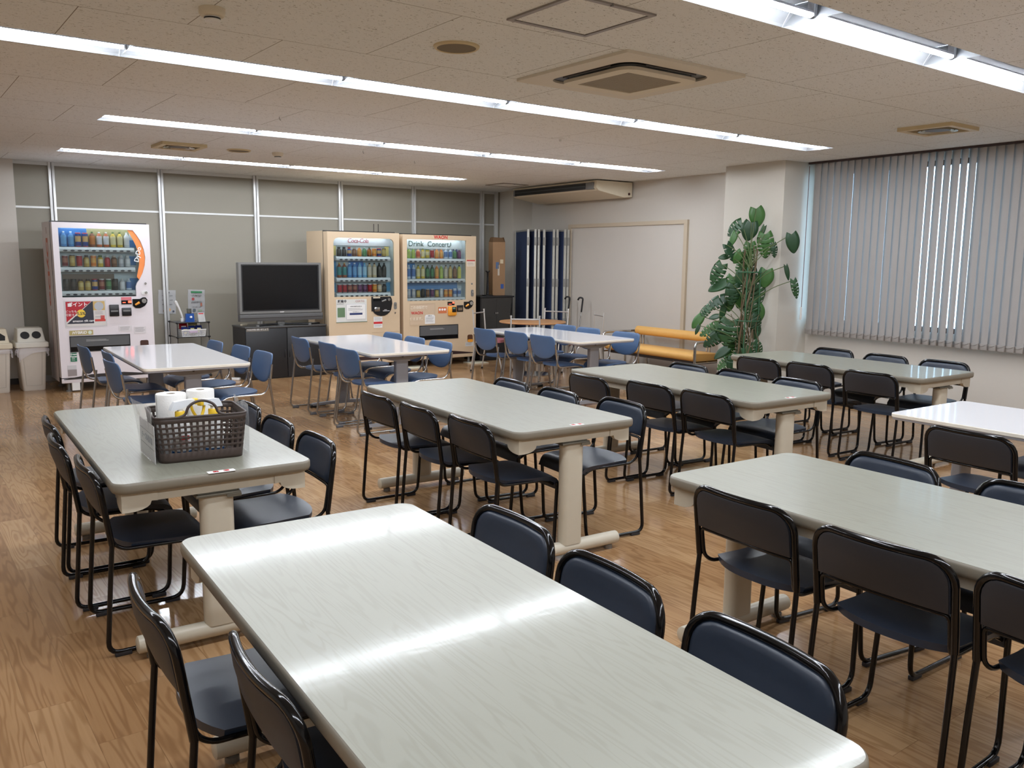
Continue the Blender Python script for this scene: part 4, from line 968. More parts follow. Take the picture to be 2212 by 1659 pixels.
# ---------------------------------------------------------------- television on its black cabinet
t = thing('cabinet', 'long low black cabinet carrying the television', 'cabinet', (3.60, 10.27, 0))
M_cab = mat('cabinet_black', (26, 27, 30), .45); M_cabside = mat('cabinet_charcoal', (46, 45, 44), .5)
bm = B(); box(bm, 0, 1.06, .018, .46, 0, .635); obj('body', bm, M_cabside, t)
bm = B(); box(bm, -.005, 1.065, -.004, .47, .635, .655, .003); obj('top_board', bm, mat('cabinet_top', (64, 63, 62), .4), t)
for i in range(2):
    bm = B(); box(bm, .004 + i * .528, .524 + i * .528, 0, .018, .012, .630, .002); d = obj('door', bm, M_cab, t)
    bm = B(); box(bm, .49 + i * .06, .50 + i * .06, -.006, 0, .26, .36, .002); obj('handle', bm, M_black, d)
t2 = thing('name_plate', 'grey label strip with white lettering on the black cabinet front', 'label', (3.61, 10.27, .60)); bm = B(); box(bm, 0, .285, -.002, -.0005, 0, .044); obj('strip', bm, mat('label_taupe', (112, 108, 100), .5), t2)
letters('TVは大切に使いましょう', .024, M_txtwh, t2, (.143, -.003, .022))
t = thing('television', 'large silver framed flat television standing on the black cabinet', 'television', (4.11, 10.40, .655))
M_tvs = mat('tv_silver', (122, 122, 120), .35, .3)
bm = B(); plate(bm, rrect(-.535, .535, .155, .785, .008, 2), [rrect(-.505, .505, .185, .76, .004, 2)], -.035, .05, 'xz'); obj('bezel', bm, M_tvs, t)
bm = B(); box(bm, -.506, .506, -.024, .045, .184, .762); obj('screen', bm, mat('tv_screen', (7, 8, 11), .18), t)
bm = B(); plate(bm, rrect(-.506, .506, .184, .761, .003, 2), [rrect(-.488, .488, .200, .745, .003, 2)], -.029, -.022, 'xz'); obj('screen_rim', bm, mat('rim_black', (22, 22, 24), .4), t)
bm = B(); box(bm, -.44, .44, .05, .11, .22, .72, .02); obj('rear_housing', bm, M_black, t)
bm = B(); extrude_poly(bm, [(-.045, .062), (-.052, .10), (-.045, .148), (.03, .15), (.03, .06)], -.54, .54, 'yz'); sp = obj('speaker_bar', bm, mat('tv_grey', (88, 88, 88), .45, .2), t)
bm = B(); box(bm, -.54, .54, -.054, -.046, .098, .106); obj('groove', bm, M_dark, sp)
bm = B(); box(bm, -.045, .045, 0, .06, .018, .07); obj('stand_neck', bm, M_tvs, t)
bm = B(); tube(bm, [(0, .03, .014)] * 1 + [(0, .0301, .0)], .05, 20); obj('stand_hub', bm, M_tvs, t)
bm = B(); tube(bm, smooth_path([(-.34, -.10, .014), (-.17, -.02, .020), (0, .03, .026), (.17, -.02, .020), (.34, -.10, .014)], .1, 6), [.014] * 20, 8, flat=.7) if False else tube(bm, smooth_path([(-.34, -.09, .012), (-.17, -.01, .016), (0, .03, .02), (.17, -.01, .016), (.34, -.09, .012)], .1, 6), .012, 8); obj('stand_base', bm, M_black, t)
for s in (-1, 1):
    bm = B(); lathe(bm, [(0, 0), (.02, 0), (.02, .018), (0, .024)], 14, (s * .34, -.09, 0)); obj('stand_foot', bm, M_tvs, t)
letters('SHARP', .018, M_txtwh, t, (0, -.0365, .170))
t = thing('remote_control', 'dark remote control lying on the right end of the black cabinet', 'remote', (4.55, 10.42, .655), .3); bm = B(); box(bm, -.09, .09, -.022, .022, 0, .018, .004); obj('case', bm, M_black, t)
bm = B(); box(bm, -.06, .06, -.014, .014, .018, .020); obj('key_pad', bm, M_grey, t)
t = thing('cable_tap', 'small beige cable tap left of the television on the cabinet', 'cable tap', (3.68, 10.55, .655), .4); bm = B(); box(bm, -.04, .04, -.02, .02, 0, .022, .004); obj('case', bm, M_ivory, t); bm = B(); tube(bm, smooth_path([(.04, 0, .01), (.10, .03, .01), (.13, .10, .01)], .05), .004, 6); obj('cord', bm, M_ivory, t)
t = thing('power_adapter', 'white power adapter lying on the floor left of the black cabinet', 'adapter', (3.50, 10.40, 0), -.7); bm = B(); box(bm, -.06, .06, -.03, .03, 0, .03, .006); obj('case', bm, M_white, t)
bm = B(); tube(bm, smooth_path([(-.06, 0, .012), (-.14, .05, .008), (-.22, .25, .01), (-.25, .50, .02)], .1), .0045, 6); obj('cord', bm, M_white, t)

# ---------------------------------------------------------------- wire shelf with snacks, posters above
t = thing('shelf_rack', 'low open rack with black corner joints beside the white vending machine', 'shelf', (2.985, 10.94, 0))
M_clear = mat('clear_panel', (214, 214, 212), .25, alpha=.45)
wR, dR = .385, .34
for x in (0, wR):
    for y in (0, dR):
        bm = B(); tube(bm, [(x, y, 0), (x, y, .695)], .0045, 8); p = obj('post', bm, M_black, t)
        for z in (.012, .335, .505, .685):
            bm = B(); lathe(bm, [(0, -.014), (.014, -.01), (.018, 0), (.014, .01), (0, .014)], 12, (x, y, z)); obj('corner_joint', bm, M_black, p)
for z in (.02, .335, .505, .685):
    bm = B(); plate(bm, [(0, 0), (wR, 0), (wR, dR), (0, dR)], [[(.006, .006), (wR - .006, .006), (wR - .006, dR - .006), (.006, dR - .006)]], z - .004, z + .004, 'xy'); s_ = obj('shelf_frame', bm, M_black, t)
    bm = B(); box(bm, .006, wR - .006, .006, dR - .006, z - .002, z + .002); obj('shelf_sheet', bm, mat('shelf_grey', (92, 92, 92), .5) if z > .6 else M_clear, t)
for x in (.003, wR - .003):
    bm = B(); box(bm, x - .001, x + .001, .008, dR - .008, .03, .68); obj('side_sheet', bm, M_clear, t)
t = thing('snack_basket', 'white perforated tray full of snack packs inside the rack', 'basket', (3.04, 10.955, .509))
def lattice_box(bm, w, d, h, nx, ny, nz, th, solid=.25, taper=.012):
    """box-shaped basket wall with a grid of holes, built cell by cell"""
    def P(side, u, z):
        k_ = (h - z) / h * taper
        W, D = w / 2 - k_, d / 2 - k_
        return {0: (-W + 2 * W * u, -D, z), 1: (W, -D + 2 * D * u, z), 2: (W - 2 * W * u, D, z), 3: (-W, D - 2 * D * u, z)}[side]
    zs = [0, h * solid]; step = (h * (1 - solid) - .012) / nz
    for i in range(nz): zs += [h * solid + step * i + step * .62, h * solid + step * (i + 1)]
    zs.append(h)
    for side in range(4):
        n_ = nx if side % 2 == 0 else ny; us = [0]
        for i in range(n_): us += [(i + .32) / (n_ + .3) , (i + .98) / (n_ + .3)]
        us.append(1)
        for a in range(len(us) - 1):
            for b_ in range(len(zs) - 1):
                if a % 2 == 1 and b_ % 2 == 1 and b_ < len(zs) - 2: continue
                poly(bm, [P(side, us[a], zs[b_]), P(side, us[a + 1], zs[b_]), P(side, us[a + 1], zs[b_ + 1]), P(side, us[a], zs[b_ + 1])])
    bmesh.ops.remove_doubles(bm, verts=bm.verts, dist=1e-5)
bm = B(); lattice_box(bm, .30, .26, .09, 15, 12, 4, .002, .1); bmesh.ops.recalc_face_normals(bm, faces=bm.faces[:]); o = obj('lattice', bm, M_white, t); o.location = (.15, .13, 0); md = o.modifiers.new('thickness', 'SOLIDIFY'); md.thickness = .003; md.offset = 0
bm = B(); box(bm, .012, .288, .012, .248, 0, .003); obj('base', bm, M_white, t)
bm = B(); plate(bm, [(-.003, -.003), (.303, -.003), (.303, .263), (-.003, .263)], [[(.004, .004), (.296, .004), (.296, .256), (.004, .256)]], .084, .092, 'xy'); obj('rim', bm, M_white, t)
bm = B(); box(bm, .09, .19, -.006, -.003, .05, .075); obj('tag', bm, colmat((190, 170, 190)), t)
def pack(name, label, x, y, z, w, h, c, c2, lean, g=None):
    t = thing(name, label, 'snack', (x, y, z), 0, g); t.rotation_euler = (lean, 0, random.uniform(-.15, .15))
    bm = B(); N = 6; A = []; Bk = []
    for i in range(N + 1):
        for j in range(N + 1):
            u, v = -1 + 2 * i / N, -1 + 2 * j / N; b_ = .020 * (1 - u ** 4) * (1 - v ** 4)
            A.append(bm.verts.new((u * w / 2, -b_, (v + 1) * h / 2))); Bk.append(bm.verts.new((u * w / 2, b_ + .001, (v + 1) * h / 2)))
    for i in range(N):
        for j in range(N):
            q = [i * (N + 1) + j, (i + 1) * (N + 1) + j, (i + 1) * (N + 1) + j + 1, i * (N + 1) + j + 1]
            bm.faces.new([A[k_] for k_ in q]); bm.faces.new([Bk[k_] for k_ in q[::-1]])
    obj('pouch', bm, colmat(c, .3), t)
    bm = B(); box(bm, -w * .28, w * .28, -.024, -.0205, h * .5, h * .72); box(bm, -w * .2, w * .1, -.024, -.0205, h * .25, h * .4); obj('print', bm, colmat(c2, .4), t)
pack('snack_pack', 'red snack pack at the left rear of the white tray', 3.11, 11.11, .522, .10, .155, (196, 40, 52), (238, 226, 220), -.25)
pack('snack_pack', 'navy snack pack at the left of the white tray', 3.105, 11.03, .515, .085, .115, (36, 52, 120), (210, 204, 130), -.25, 'navy snack packs in the tray')
pack('snack_pack', 'navy snack pack in the middle of the white tray', 3.197, 11.05, .517, .082, .125, (36, 52, 120), (220, 210, 140), -.25, 'navy snack packs in the tray')
pack('snack_pack', 'navy snack pack at the right of the white tray', 3.282, 11.06, .517, .078, .125, (34, 48, 112), (226, 214, 150), -.25, 'navy snack packs in the tray')
pack('snack_pack', 'pale yellow snack pack standing behind the navy packs', 3.235, 11.155, .52, .11, .145, (214, 206, 150), (90, 80, 60), -.1)
t = thing('money_box', 'blue pouch with a clear cup standing on top of the rack', 'container', (3.165, 11.02, .689))
bm = B(); extrude_poly(bm, [(-.055, 0), (.055, 0), (.050, .105), (-.045, .105)], -.004, .05, 'xz'); obj('pouch', bm, mat('pouch_blue', (20, 74, 150), .3), t)
bm = B(); lathe(bm, [(.014, 0), (.016, .018), (.010, .026), (.004, .02)], 12, (.012, -.006, .05)); bm2 = obj('logo', bm, M_txtwh, t)
bm = B(); lathe(bm, [(.026, .08), (.030, .165), (.028, .165), (.024, .08)], 18, (0, .025, 0)); obj('clear_cup', bm, glass_mat('cup_clear', (226, 228, 226), .08), t)
t = thing('roll_bag', 'rolled white plastic bag leaning on top of the rack', 'bag', (3.10, 11.09, .689), .3); bm = B(); tube(bm, [(0, 0, .012), (-.004, 0, .05), (-.035, .03, .18), (-.062, .05, .25), (-.068, .055, .262)], [.016, .013, .014, .021, .012], 12); obj('roll', bm, mat('bag_white', (206, 204, 200), .5, bump=.4), t)
bm = B(); box(bm, -.03, .012, -.012, .018, 0, .045, .004); obj('clip', bm, M_white, t)
t = thing('card_stand', 'small white folded card with red heading on top of the rack', 'card', (3.30, 11.0, .689), .05)
bm = B(); poly(bm, [(-.045, -.02, 0), (.045, -.02, 0), (.042, .012, .115), (-.040, .012, .115)]); poly(bm, [(-.045, .06, 0), (.05, .06, 0), (.042, .0125, .115), (-.040, .0125, .115)]); bmesh.ops.solidify(bm, geom=bm.faces[:], thickness=.001); o = obj('card', bm, M_paper, t)
bm = B(); poly(bm, [(-.032, .0055, .096), (.03, .0055, .096), (.03, .0095, .109), (-.032, .0095, .109)]); obj('red_heading', bm, M_txtred, o)
bm = B(); poly(bm, [(-.02, -.014, .02), (.02, -.014, .02), (.02, -.0125, .027), (-.02, -.0125, .027)]); obj('printed_line', bm, M_txtdk, o)
# two notices on the back wall
def notice(x, label, rows, tilt):
    t = thing('wall_notice', label, 'notice', (x, YB - .0012, .92), 0); t.rotation_euler = (0, tilt, 0)
    bm = B(); N = 8; g_ = []
    for i in range(N + 1):
        g_.append([bm.verts.new((-.108 + .027 * i, -.003 - .004 * math.sin(j * 1.9) * (j / N) - .003 * math.sin(i * 1.3 + j), -.152 + .038 * j)) for j in range(N + 1)])
    for i in range(N):
        for j in range(N): bm.faces.new((g_[i][j], g_[i + 1][j], g_[i + 1][j + 1], g_[i][j + 1]))
    bmesh.ops.solidify(bm, geom=bm.faces[:], thickness=-.0008)
    o = obj('sheet', bm, mat('laminated_paper', (226, 226, 226), .18), t)
    return t
n1 = notice(3.03, 'white price list sheet on the wall left above the rack', 0, .035)
letters('価格表', .026, M_txtdk, n1, (-.01, -.0115, .118)); 
for s_, z in (('パン            110円', .078), ('カップ麺      150円', .022), ('菓子          100円', -.034)): letters(s_, .017, M_txtdk, n1, (0, -.0115, z))
for (x, z, r, c) in ((-.03, -.115, .022, (150, 126, 94)), (.02, -.10, .022, (216, 160, 90)), (.075, -.12, .013, (70, 74, 90))):
    bm = B(); tube(bm, [(x, -.0108, z), (x, -.0116, z)], r, 12); obj('picture', bm, colmat(c), n1)
n2 = notice(3.40, 'white notice sheet with a green heading on the wall above the rack', 0, .035)
bm = B(); box(bm, -.072, .072, -.0120, -.0112, .110, .132); obj('green_heading', bm, colmat((58, 128, 84)), n2)
letters('この箱の中に商品代金\nを入れてください', .014, M_txtdk, n2, (-.005, -.0115, .072)); letters('おつりが必要な方は\n係まで申し出て下さい', .014, M_txtdk, n2, (.0, -.0115, -.012)); letters('ご協力お願いします', .013, M_txtdk, n2, (.0, -.0115, -.075))
for (x, z, w_, h_, c) in ((-.045, .03, .034, .034, (176, 84, 84)), (.06, -.04, .022, .045, (176, 112, 92)), (-.03, -.115, .036, .036, (96, 104, 110)), (.045, -.12, .05, .022, (150, 170, 140))):
    bm = B(); extrude_poly(bm, rrect(x - w_ / 2, x + w_ / 2, z - h_ / 2, z + h_ / 2, .009, 3), -.0118, -.0110, 'xz'); obj('picture', bm, colmat(c), n2)

# ---------------------------------------------------------------- waste bins
M_bin = mat('bin_beige', (204, 196, 184), .5); M_binlid = mat('bin_lid_ivory', (220, 217, 206), .45); M_bin2 = mat('bin_lid_cream', (212, 200, 176), .45)
M_film = mat('bin_liner_film', (232, 228, 232), .25, alpha=.38)
def bin_(x, y, label, round_holes, lidm):
    t = thing('waste_bin', label, 'bin', (x, y, 0), 0)
    bm = B(); rings = []
    for hw_, hd, z in ((.108, .15, 0), (.112, .155, .01), (.142, .175, .50)): rings.append([(px_, py_, z) for px_, py_ in rrect(-hw_, hw_, -hd, hd, .025, 4)])
    R_ = ring_loft(bm, rings); bm.faces.new(R_[0][::-1]); bm.faces.new(R_[-1]); obj('body', bm, M_bin, t)
    bm = B(); f_ = [(-.075, .06), (.075, .06), (.095, .44), (-.095, .44)]
    yy = lambda z: -.155 - .020 * z / .5
    for i in range(4):
        (a, z1), (c, z2) = f_[i], f_[(i + 1) % 4]; tube(bm, [(a, yy(z1) - .0005, z1), (c, yy(z2) - .0005, z2)], .0022, 6)
    obj('front_panel_line', bm, mat('bin_line', (176, 168, 156), .5), t)
    bm = B(); rings = []
    for hw_, hd0, hd1, z in ((.162, -.195, .195, .488), (.165, -.198, .198, .492), (.165, -.198, .198, .535), (.158, -.19, .19, .545), (.14, -.165, .17, .548), (.125, -.085, .15, .690), (.118, -.075, .14, .697)): rings.append([(px_, py_, z) for px_, py_ in rrect(-hw_, hw_, hd0, hd1, .022, 4)])
    R_ = ring_loft(bm, rings); bm.faces.new(R_[-1]); bm.faces.new(R_[0][::-1]); lid = obj('lid', bm, lidm, t)
    tilt = math.atan2(.08, .142); cz = .62; cy_ = -.165 + .08 * (cz - .548) / .142
    n_ = Vector((0, -math.cos(tilt), math.sin(tilt)))
    if round_holes:
        for s in (-1, 1):
            c = Vector((s * .056, cy_, cz)); bm = B(); tube(bm, [c - n_ * .01, c + n_ * .002], .048, 24); obj('throw_in_hole', bm, M_black, lid)
            bm = B(); ring = [c + n_ * .002 + Vector((.049 * math.cos(a), 0, 0)) + Vector((0, n_.z, -n_.y)) * .049 * math.sin(a) for a in [2 * PI * i / 24 for i in range(24)]]; tube(bm, ring, .004, 6, closed=True); obj('hole_rim', bm, lidm, lid)
    else:
        up = Vector((0, n_.z, -n_.y)); c = Vector((0, cy_, cz)); bm = B()
        pts = [(-.10, -.05), (.10, -.05), (.105, .0), (.04, .055), (-.04, .055), (-.105, 0)]
        fa = [bm.verts.new(c + n_ * .002 + Vector((a, 0, 0)) + up * b_) for a, b_ in pts]; fb = [bm.verts.new(c - n_ * .006 + Vector((a, 0, 0)) + up * b_) for a, b_ in pts]
        bm.faces.new(fa); bm.faces.new(fb[::-1])
        for i in range(6): bm.faces.new((fa[i], fa[(i + 1) % 6], fb[(i + 1) % 6], fb[i]))
        obj('throw_in_hole', bm, M_black, lid)
    # liner hanging out below the lid
    bm = B(); n_ = 56; base = rrect(-.147, .147, -.18, .18, .03, 6); top = []; mid = []; low = []
    for i in range(n_):
        f = i / n_ * len(base); a = Vector(base[int(f) % len(base)] + (0,)); b_ = Vector(base[(int(f) + 1) % len(base)] + (0,)); p = a.lerp(b_, f - int(f))
        o_ = p.normalized(); w_ = random.random(); dep = .05 + .06 * (.5 + .5 * math.sin(i * .55)) + (.06 if i % 19 in (0, 1, 2) else 0)
        top.append(bm.verts.new((p.x, p.y, .492))); q = p + o_ * (.012 + .022 * w_); mid.append(bm.verts.new((q.x, q.y, .492 - dep * .5))); q = p + o_ * (.004 + .03 * random.random()); low.append(bm.verts.new((q.x, q.y, .492 - dep)))
    for i in range(n_):
        j = (i + 1) % n_; bm.faces.new((top[i], top[j], mid[j], mid[i])); bm.faces.new((mid[i], mid[j], low[j], low[i]))
    obj('bin_liner', bm, M_film, t)
bin_(1.368, 10.93, 'beige waste bin with two round holes beside the white vending machine', True, M_binlid)
bin_(1.015, 10.91, 'beige waste bin with a wide flap opening, cut off by the left edge', False, M_bin2)

# ---------------------------------------------------------------- far corner: black cabinet, carton, folding screens
t = thing('cabinet', 'black cabinet with smoked glass doors beside the right cream machine', 'cabinet', (7.17, 10.42, 0))
bm = B(); box(bm, 0, .60, .02, .42, 0, .02); box(bm, 0, .02, .0, .42, 0, .94); box(bm, .58, .60, .0, .42, 0, .94); box(bm, 0, .60, .40, .42, 0, .94); box(bm, 0, .6, 0, .42, .30, .32); box(bm, .02, .58, .04, .40, .60, .615); obj('body', bm, M_cab, t)
bm = B(); box(bm, -.012, .612, -.02, .43, .94, .962, .004); obj('top_board', bm, M_cab, t)
bm = B(); box(bm, .02, .58, .002, .02, .02, .30); obj('drawer', bm, M_cab, t)
for i in range(2):
    bm = B(); box(bm, .022 + i * .279, .299 + i * .279, .002, .008, .325, .935); g_ = obj('glass_door', bm, glass_mat('smoked_glass', (96, 100, 100), .10), t)
    bm = B(); box(bm, .275 + i * .03, .29 + i * .03, -.008, .002, .70, .72); obj('catch', bm, M_chrome, g_)
t = thing('desk_stand', 'thin black stand with round base on the black glass cabinet', 'stand', (7.40, 10.56, .962)); bm = B(); lathe(bm, [(0, 0), (.085, 0), (.085, .012), (.02, .02), (0, .02)], 20); obj('base', bm, M_black, t)
bm = B(); tube(bm, [(0, 0, .02), (0, 0, .26), (0, 0, .34), (0, 0, .36)], [.022, .014, .016, .024], 10); obj('pole', bm, M_black, t)
bm = B(); tube(bm, [(-.035, 0, .37), (-.015, 0, .355), (.015, 0, .355), (.035, 0, .37)], .010, 8); obj('cradle', bm, M_black, t)
t = thing('cardboard_carton', 'tall narrow brown carton standing on the black glass cabinet', 'box', (7.68, 10.72, .962), -.25)
M_carton = mat('cardboard', (150, 118, 86), .8, var=.08, scale=8)
bm = B(); box(bm, -.10, .10, -.09, .09, 0, .80); obj('carton', bm, M_carton, t)
for (x0, y0, x1, y1, lean) in ((-.10, -.09, .10, -.09, .03), (-.10, .09, .10, .09, -.04), (-.10, -.09, -.10, .09, .02), (.10, -.09, .10, .09, .01)):
    bm = B(); poly(bm, [(x0, y0, .80), (x1, y1, .80), (x1 * .8, y1 * .7 + lean, .865), (x0 * .9, y0 * .75 + lean, .875)]); bmesh.ops.solidify(bm, geom=bm.faces[:], thickness=.003); obj('torn_flap', bm, M_carton, t)
for (x0, x1, z0, z1, c) in ((.02, .07, .48, .54, (206, 190, 160)), (-.05, .0, .40, .50, (80, 104, 140)), (.03, .08, .10, .17, (50, 84, 150)), (-.02, .01, .30, .46, (196, 186, 170))):
    bm = B(); box(bm, x0, x1, -.0915, -.0902, z0, z1); obj('printed_label', bm, colmat(c), t)
t = thing('folding_screen', 'tall navy folding screens with light metal frames stacked against the right wall', 'folding screen', (0, 0, 0))
M_navy = mat('screen_navy_cloth', (46, 62, 98), .85, var=.06, scale=90); M_scal = mat('screen_alu', (196, 196, 188), .4, .25); M_hinge = mat('hinge_grey', (150, 150, 146), .4)
dirv = Vector((-math.sin(math.radians(-26)), 0, 0))
def screen(px_, py_, ang, L):
    """near edge at (px, py); the panel runs away from the viewer at azimuth ang"""
    e = bpy.data.objects.new('screen_panel', None)
    bm = B(); box(bm, -.012, .012, .03, L - .03, .11, 1.93); p = obj('screen_panel', bm, M_navy, t); p.location = (px_, py_, 0); p.rotation_euler = (0, 0, -math.radians(ang)); bpy.data.objects.remove(e)
    for y0_, y1_ in ((0, .03), (L - .03, L)):
        bm = B(); box(bm, -.017, .017, y0_, y1_, .06, 1.96, .004); obj('upright', bm, M_scal, p)
    for z0_, z1_ in ((.08, .11), (1.93, 1.955)):
        bm = B(); box(bm, -.015, .015, .03, L - .03, z0_, z1_); obj('rail', bm, M_scal if z0_ < 1 else M_hinge, p)
    for z in (.5, 1.1, 1.72):
        bm = B(); box(bm, -.019, .019, -.004, .02, z, z + .12, .002); obj('hinge', bm, M_hinge, p)
    for y_ in (.10, L - .10):
        bm = B(); tube(bm, [(-.05, y_, .03), (.05, y_, .03)], .012, 8); tube(bm, [(0, y_, .03), (0, y_, .08)], .010, 8); obj('caster_foot', bm, M_black, p)
for (px_, py_, ang, L) in ((7.99, 10.34, 24, .82), (8.075, 10.27, 21, .72), (8.125, 10.25, 17, .72), (8.19, 10.20, 15, .72), (8.315, 10.12, 10, .72), (8.36, 10.09, 7, .72), (8.455, 10.02, 5, .72), (8.50, 10.0, 3.5, .72)): screen(px_, py_, ang, L)

# round table and its metal chairs
t = thing('round_table', 'round brown wooden table in the far corner behind the white table', 'table', (6.95, 8.88, 0))
bm = B(); lathe(bm, [(0, .685), (.43, .685), (.44, .69), (.44, .700), (.435, .705), (0, .705)], 48); obj('tabletop', bm, mat('oak_top', (176, 128, 84), .35, var=.06, scale=5), t)
bm = B(); tube(bm, [(0, 0, .03), (0, 0, .685)], .04, 20); obj('column', bm, M_chrome, t)
bm = B(); lathe(bm, [(0, 0), (.26, 0), (.26, .01), (.05, .035), (0, .035)], 36); obj('base', bm, M_chrome, t)
M_pink = mat('rose_cushion', (176, 108, 116), .5)
M_pipe = mat('silver_pipe', (198, 196, 192), .3, .6)
def pipe_chair():
    t = thing('pipe_chair', '', 'chair')
    bm = B(); extrude_poly(bm, rrect(-.18, .18, -.18, .18, .05), .405, .44, 'xy'); obj('seat', bm, M_pink, t)
    for s in (-1, 1):
        bm = B(); tube(bm, smooth_path([(s * .175, -.25, .012), (s * .175, -.19, .40), (s * .175, -.225, .82)], .08), .010, 8); l_ = obj('rear_leg', bm, M_pipe, t)
        bm = B(); tube(bm, [(s * .175, -.251, 0), (s * .175, -.249, .025)], .013, 8); obj('foot_cap', bm, M_black, l_)
        bm = B(); tube(bm, [(s * .175, -.225, .818), (s * .175, -.226, .83)], .013, 8); obj('tip_cap', bm, M_pipe, l_)
        bm = B(); tube(bm, smooth_path([(s * .185, .22, .012), (s * .17, .12, .40), (s * .17, -.19, .40)], .06), .010, 8); l_ = obj('front_leg', bm, M_pipe, t)
        bm = B(); tube(bm, [(s * .185, .221, 0), (s * .185, .219, .025)], .013, 8); obj('foot_cap', bm, M_black, l_)
    bm = B(); tube(bm, [(-.175, -.222, .785), (.175, -.222, .785)], .009, 8); obj('back_bar', bm, M_pipe, t)
    return t
pc = pipe_chair(); fst = True
for (x, y, a, lab) in ((6.70, 9.42, -150, 'silver pipe chair behind the round table, at its left'), (6.50, 8.45, -38, 'silver pipe chair in front of the round table'), (7.52, 9.20, 120, 'silver pipe chair behind the round table, at its right'), (7.48, 8.48, 68, 'silver pipe chair right of the round table by the canes')):
    o = pc if fst else copy_tree(pc); fst = False
    o.location = (x, y, 0); o.rotation_euler = (0, 0, math.radians(a)); tag(o, lab, 'chair', 'silver pipe chairs round the brown table')
def cane(x, y, label):
    t = thing('walking_cane', label, 'cane', (x, y, 0), 0, 'canes leaning on the right wall'); top = Vector((.13, .01, .93))
    bm = B(); tube(bm, [(0, 0, .02), top * .62, top * .62, top * .93], [.008, .008, .011, .011], 10); obj('shaft', bm, M_chrome, t)
    bm = B(); tube(bm, [top * .80, top * .80 + top * .01, top * .97, top * 1.0], [.011, .013, .013, .013], 10); h_ = obj('grip', bm, M_black, t)
    bm = B(); tube(bm, smooth_path([top * .97, top * 1.02, top * 1.02 + Vector((-.03, .045, .012)), top * 1.0 + Vector((-.035, .07, -.01))], .03), .013, 10); obj('handle', bm, M_black, t)
    bm = B(); tube(bm, [(0, 0, 0), (.003, 0, .03)], [.013, .010], 10); obj('tip', bm, M_black, t)
cane(8.30, 9.86, 'walking cane leaning left of the door frame on the right wall'); cane(8.29, 9.55, 'walking cane leaning on the white door panel on the right wall')

# ---------------------------------------------------------------- bench
t = thing('bench', 'mustard yellow bench with a bolster back and chrome arms along the wall', 'bench'); t.location = RWM @ Vector((-.06, .56, 0)); t.rotation_euler = (0, 0, RA)
M_must = mat('mustard_vinyl', (226, 176, 100), .45, var=.03)
LB = .80
bm = B(); prof = [(-.64, .345), (-.655, .375), (-.65, .405), (-.62, .425), (-.20, .405), (-.17, .385), (-.17, .34), (-.2, .325), (-.60, .325)]
extrude_poly(bm, prof, -LB, LB, 'yz') if False else None
bm.free(); bm = B(); extrude_poly(bm, [(a, b_) for a, b_ in prof], -LB, LB, 'xz'); obj('seat', bm, M_must, t, ang=50)
for s in (-1, 1):
    bm = B(); extrude_poly(bm, [(a * .995 - .002, .325 + (b_ - .325) * .92 + .003) for a, b_ in prof], min(s * LB, s * (LB + .02)), max(s * LB, s * (LB + .02)), 'xz'); obj('seat_end', bm, M_must, t, ang=50)
bm = B(); tube(bm, [(-.17, -.70, .58), (-.17, -.69, .58), (-.17, .69, .58), (-.17, .70, .58)], [.045, .058, .058, .045], 24); obj('bolster', bm, M_must, t)
bm = B(); box(bm, -.60, -.20, -LB + .02, LB - .02, .29, .325); obj('seat_rail', bm, M_dark, t)
for s in (-1, 1):
    bm = B(); tube(bm, smooth_path([(-.655, s * (LB + .04), .0), (-.655, s * (LB + .04), .56), (-.06, s * (LB + .04), .56), (-.06, s * (LB + .04), 0)], .07, 6), .017, 12); a_ = obj('arm_frame', bm, M_chrome, t, ang=60)
    bm = B(); tube(bm, [(-.17, s * .70, .58), (-.17, s * (LB + .04), .56)], .013, 10); obj('bolster_pin', bm, M_chrome, a_)
    bm = B(); tube(bm, [(-.17, s * .62, .31), (-.17, s * .62, .55)], .012, 10); tube(bm, [(-.17, s * .57, .31), (-.17, s * .57, .55)], .012, 10); obj('back_post', bm, M_chrome, t)
    bm = B(); tube(bm, [(-.60, s * .45, 0), (-.60, s * .45, .30)], .014, 10); tube(bm, [(-.22, s * .45, 0), (-.22, s * .45, .30)], .014, 10); obj('leg', bm, M_chrome, t)
    bm = B(); tube(bm, [(-.40, s * (LB - .05), .307), (-.40, s * (LB + .04), .307)], .012, 8); tube(bm, [(-.655, s * (LB + .04), .307), (-.06, s * (LB + .04), .307)], .012, 8); obj('side_bar', bm, M_chrome, a_)

# ---------------------------------------------------------------- monstera
t = thing('potted_monstera', 'tall monstera plant in a dark pot in front of the pillar', 'plant', (7.56, 5.90, 0))
bm = B(); lathe(bm, [(0, 0), (.13, 0), (.17, .29), (.18, .30), (.18, .33), (.165, .33), (.16, .29), (0, .29)], 32); obj('pot', bm, mat('pot_dark', (44, 40, 40), .5), t)
bm = B(); lathe(bm, [(.162, .285), (.1, .30), (0, .305)], 24); obj('soil', bm, mat('potting_soil', (58, 44, 34), .95, var=.3, scale=60, bump=.8), t)
M_stake = mat('green_stake', (46, 92, 62), .5); M_vine = mat('vine_brown', (98, 84, 60), .7); M_pet = mat('petiole_green', (84, 98, 58), .6)
for (x, y) in ((-.10, -.05), (.11, -.06), (.02, .10)):
    bm = B(); tube(bm, [(x, y, .28), (x + .03, y + .02, 1.45)], .007, 8); obj('stake', bm, M_stake, t)
for z, r in ((.88, .12), (1.40, .12), (.52, .12)):
    bm = B(); tube(bm, [(.02 + r * math.cos(a), .01 + r * math.sin(a), z) for a in [2 * PI * i / 24 for i in range(24)]], .007, 6, closed=True); obj('stake_ring', bm, M_stake, t)
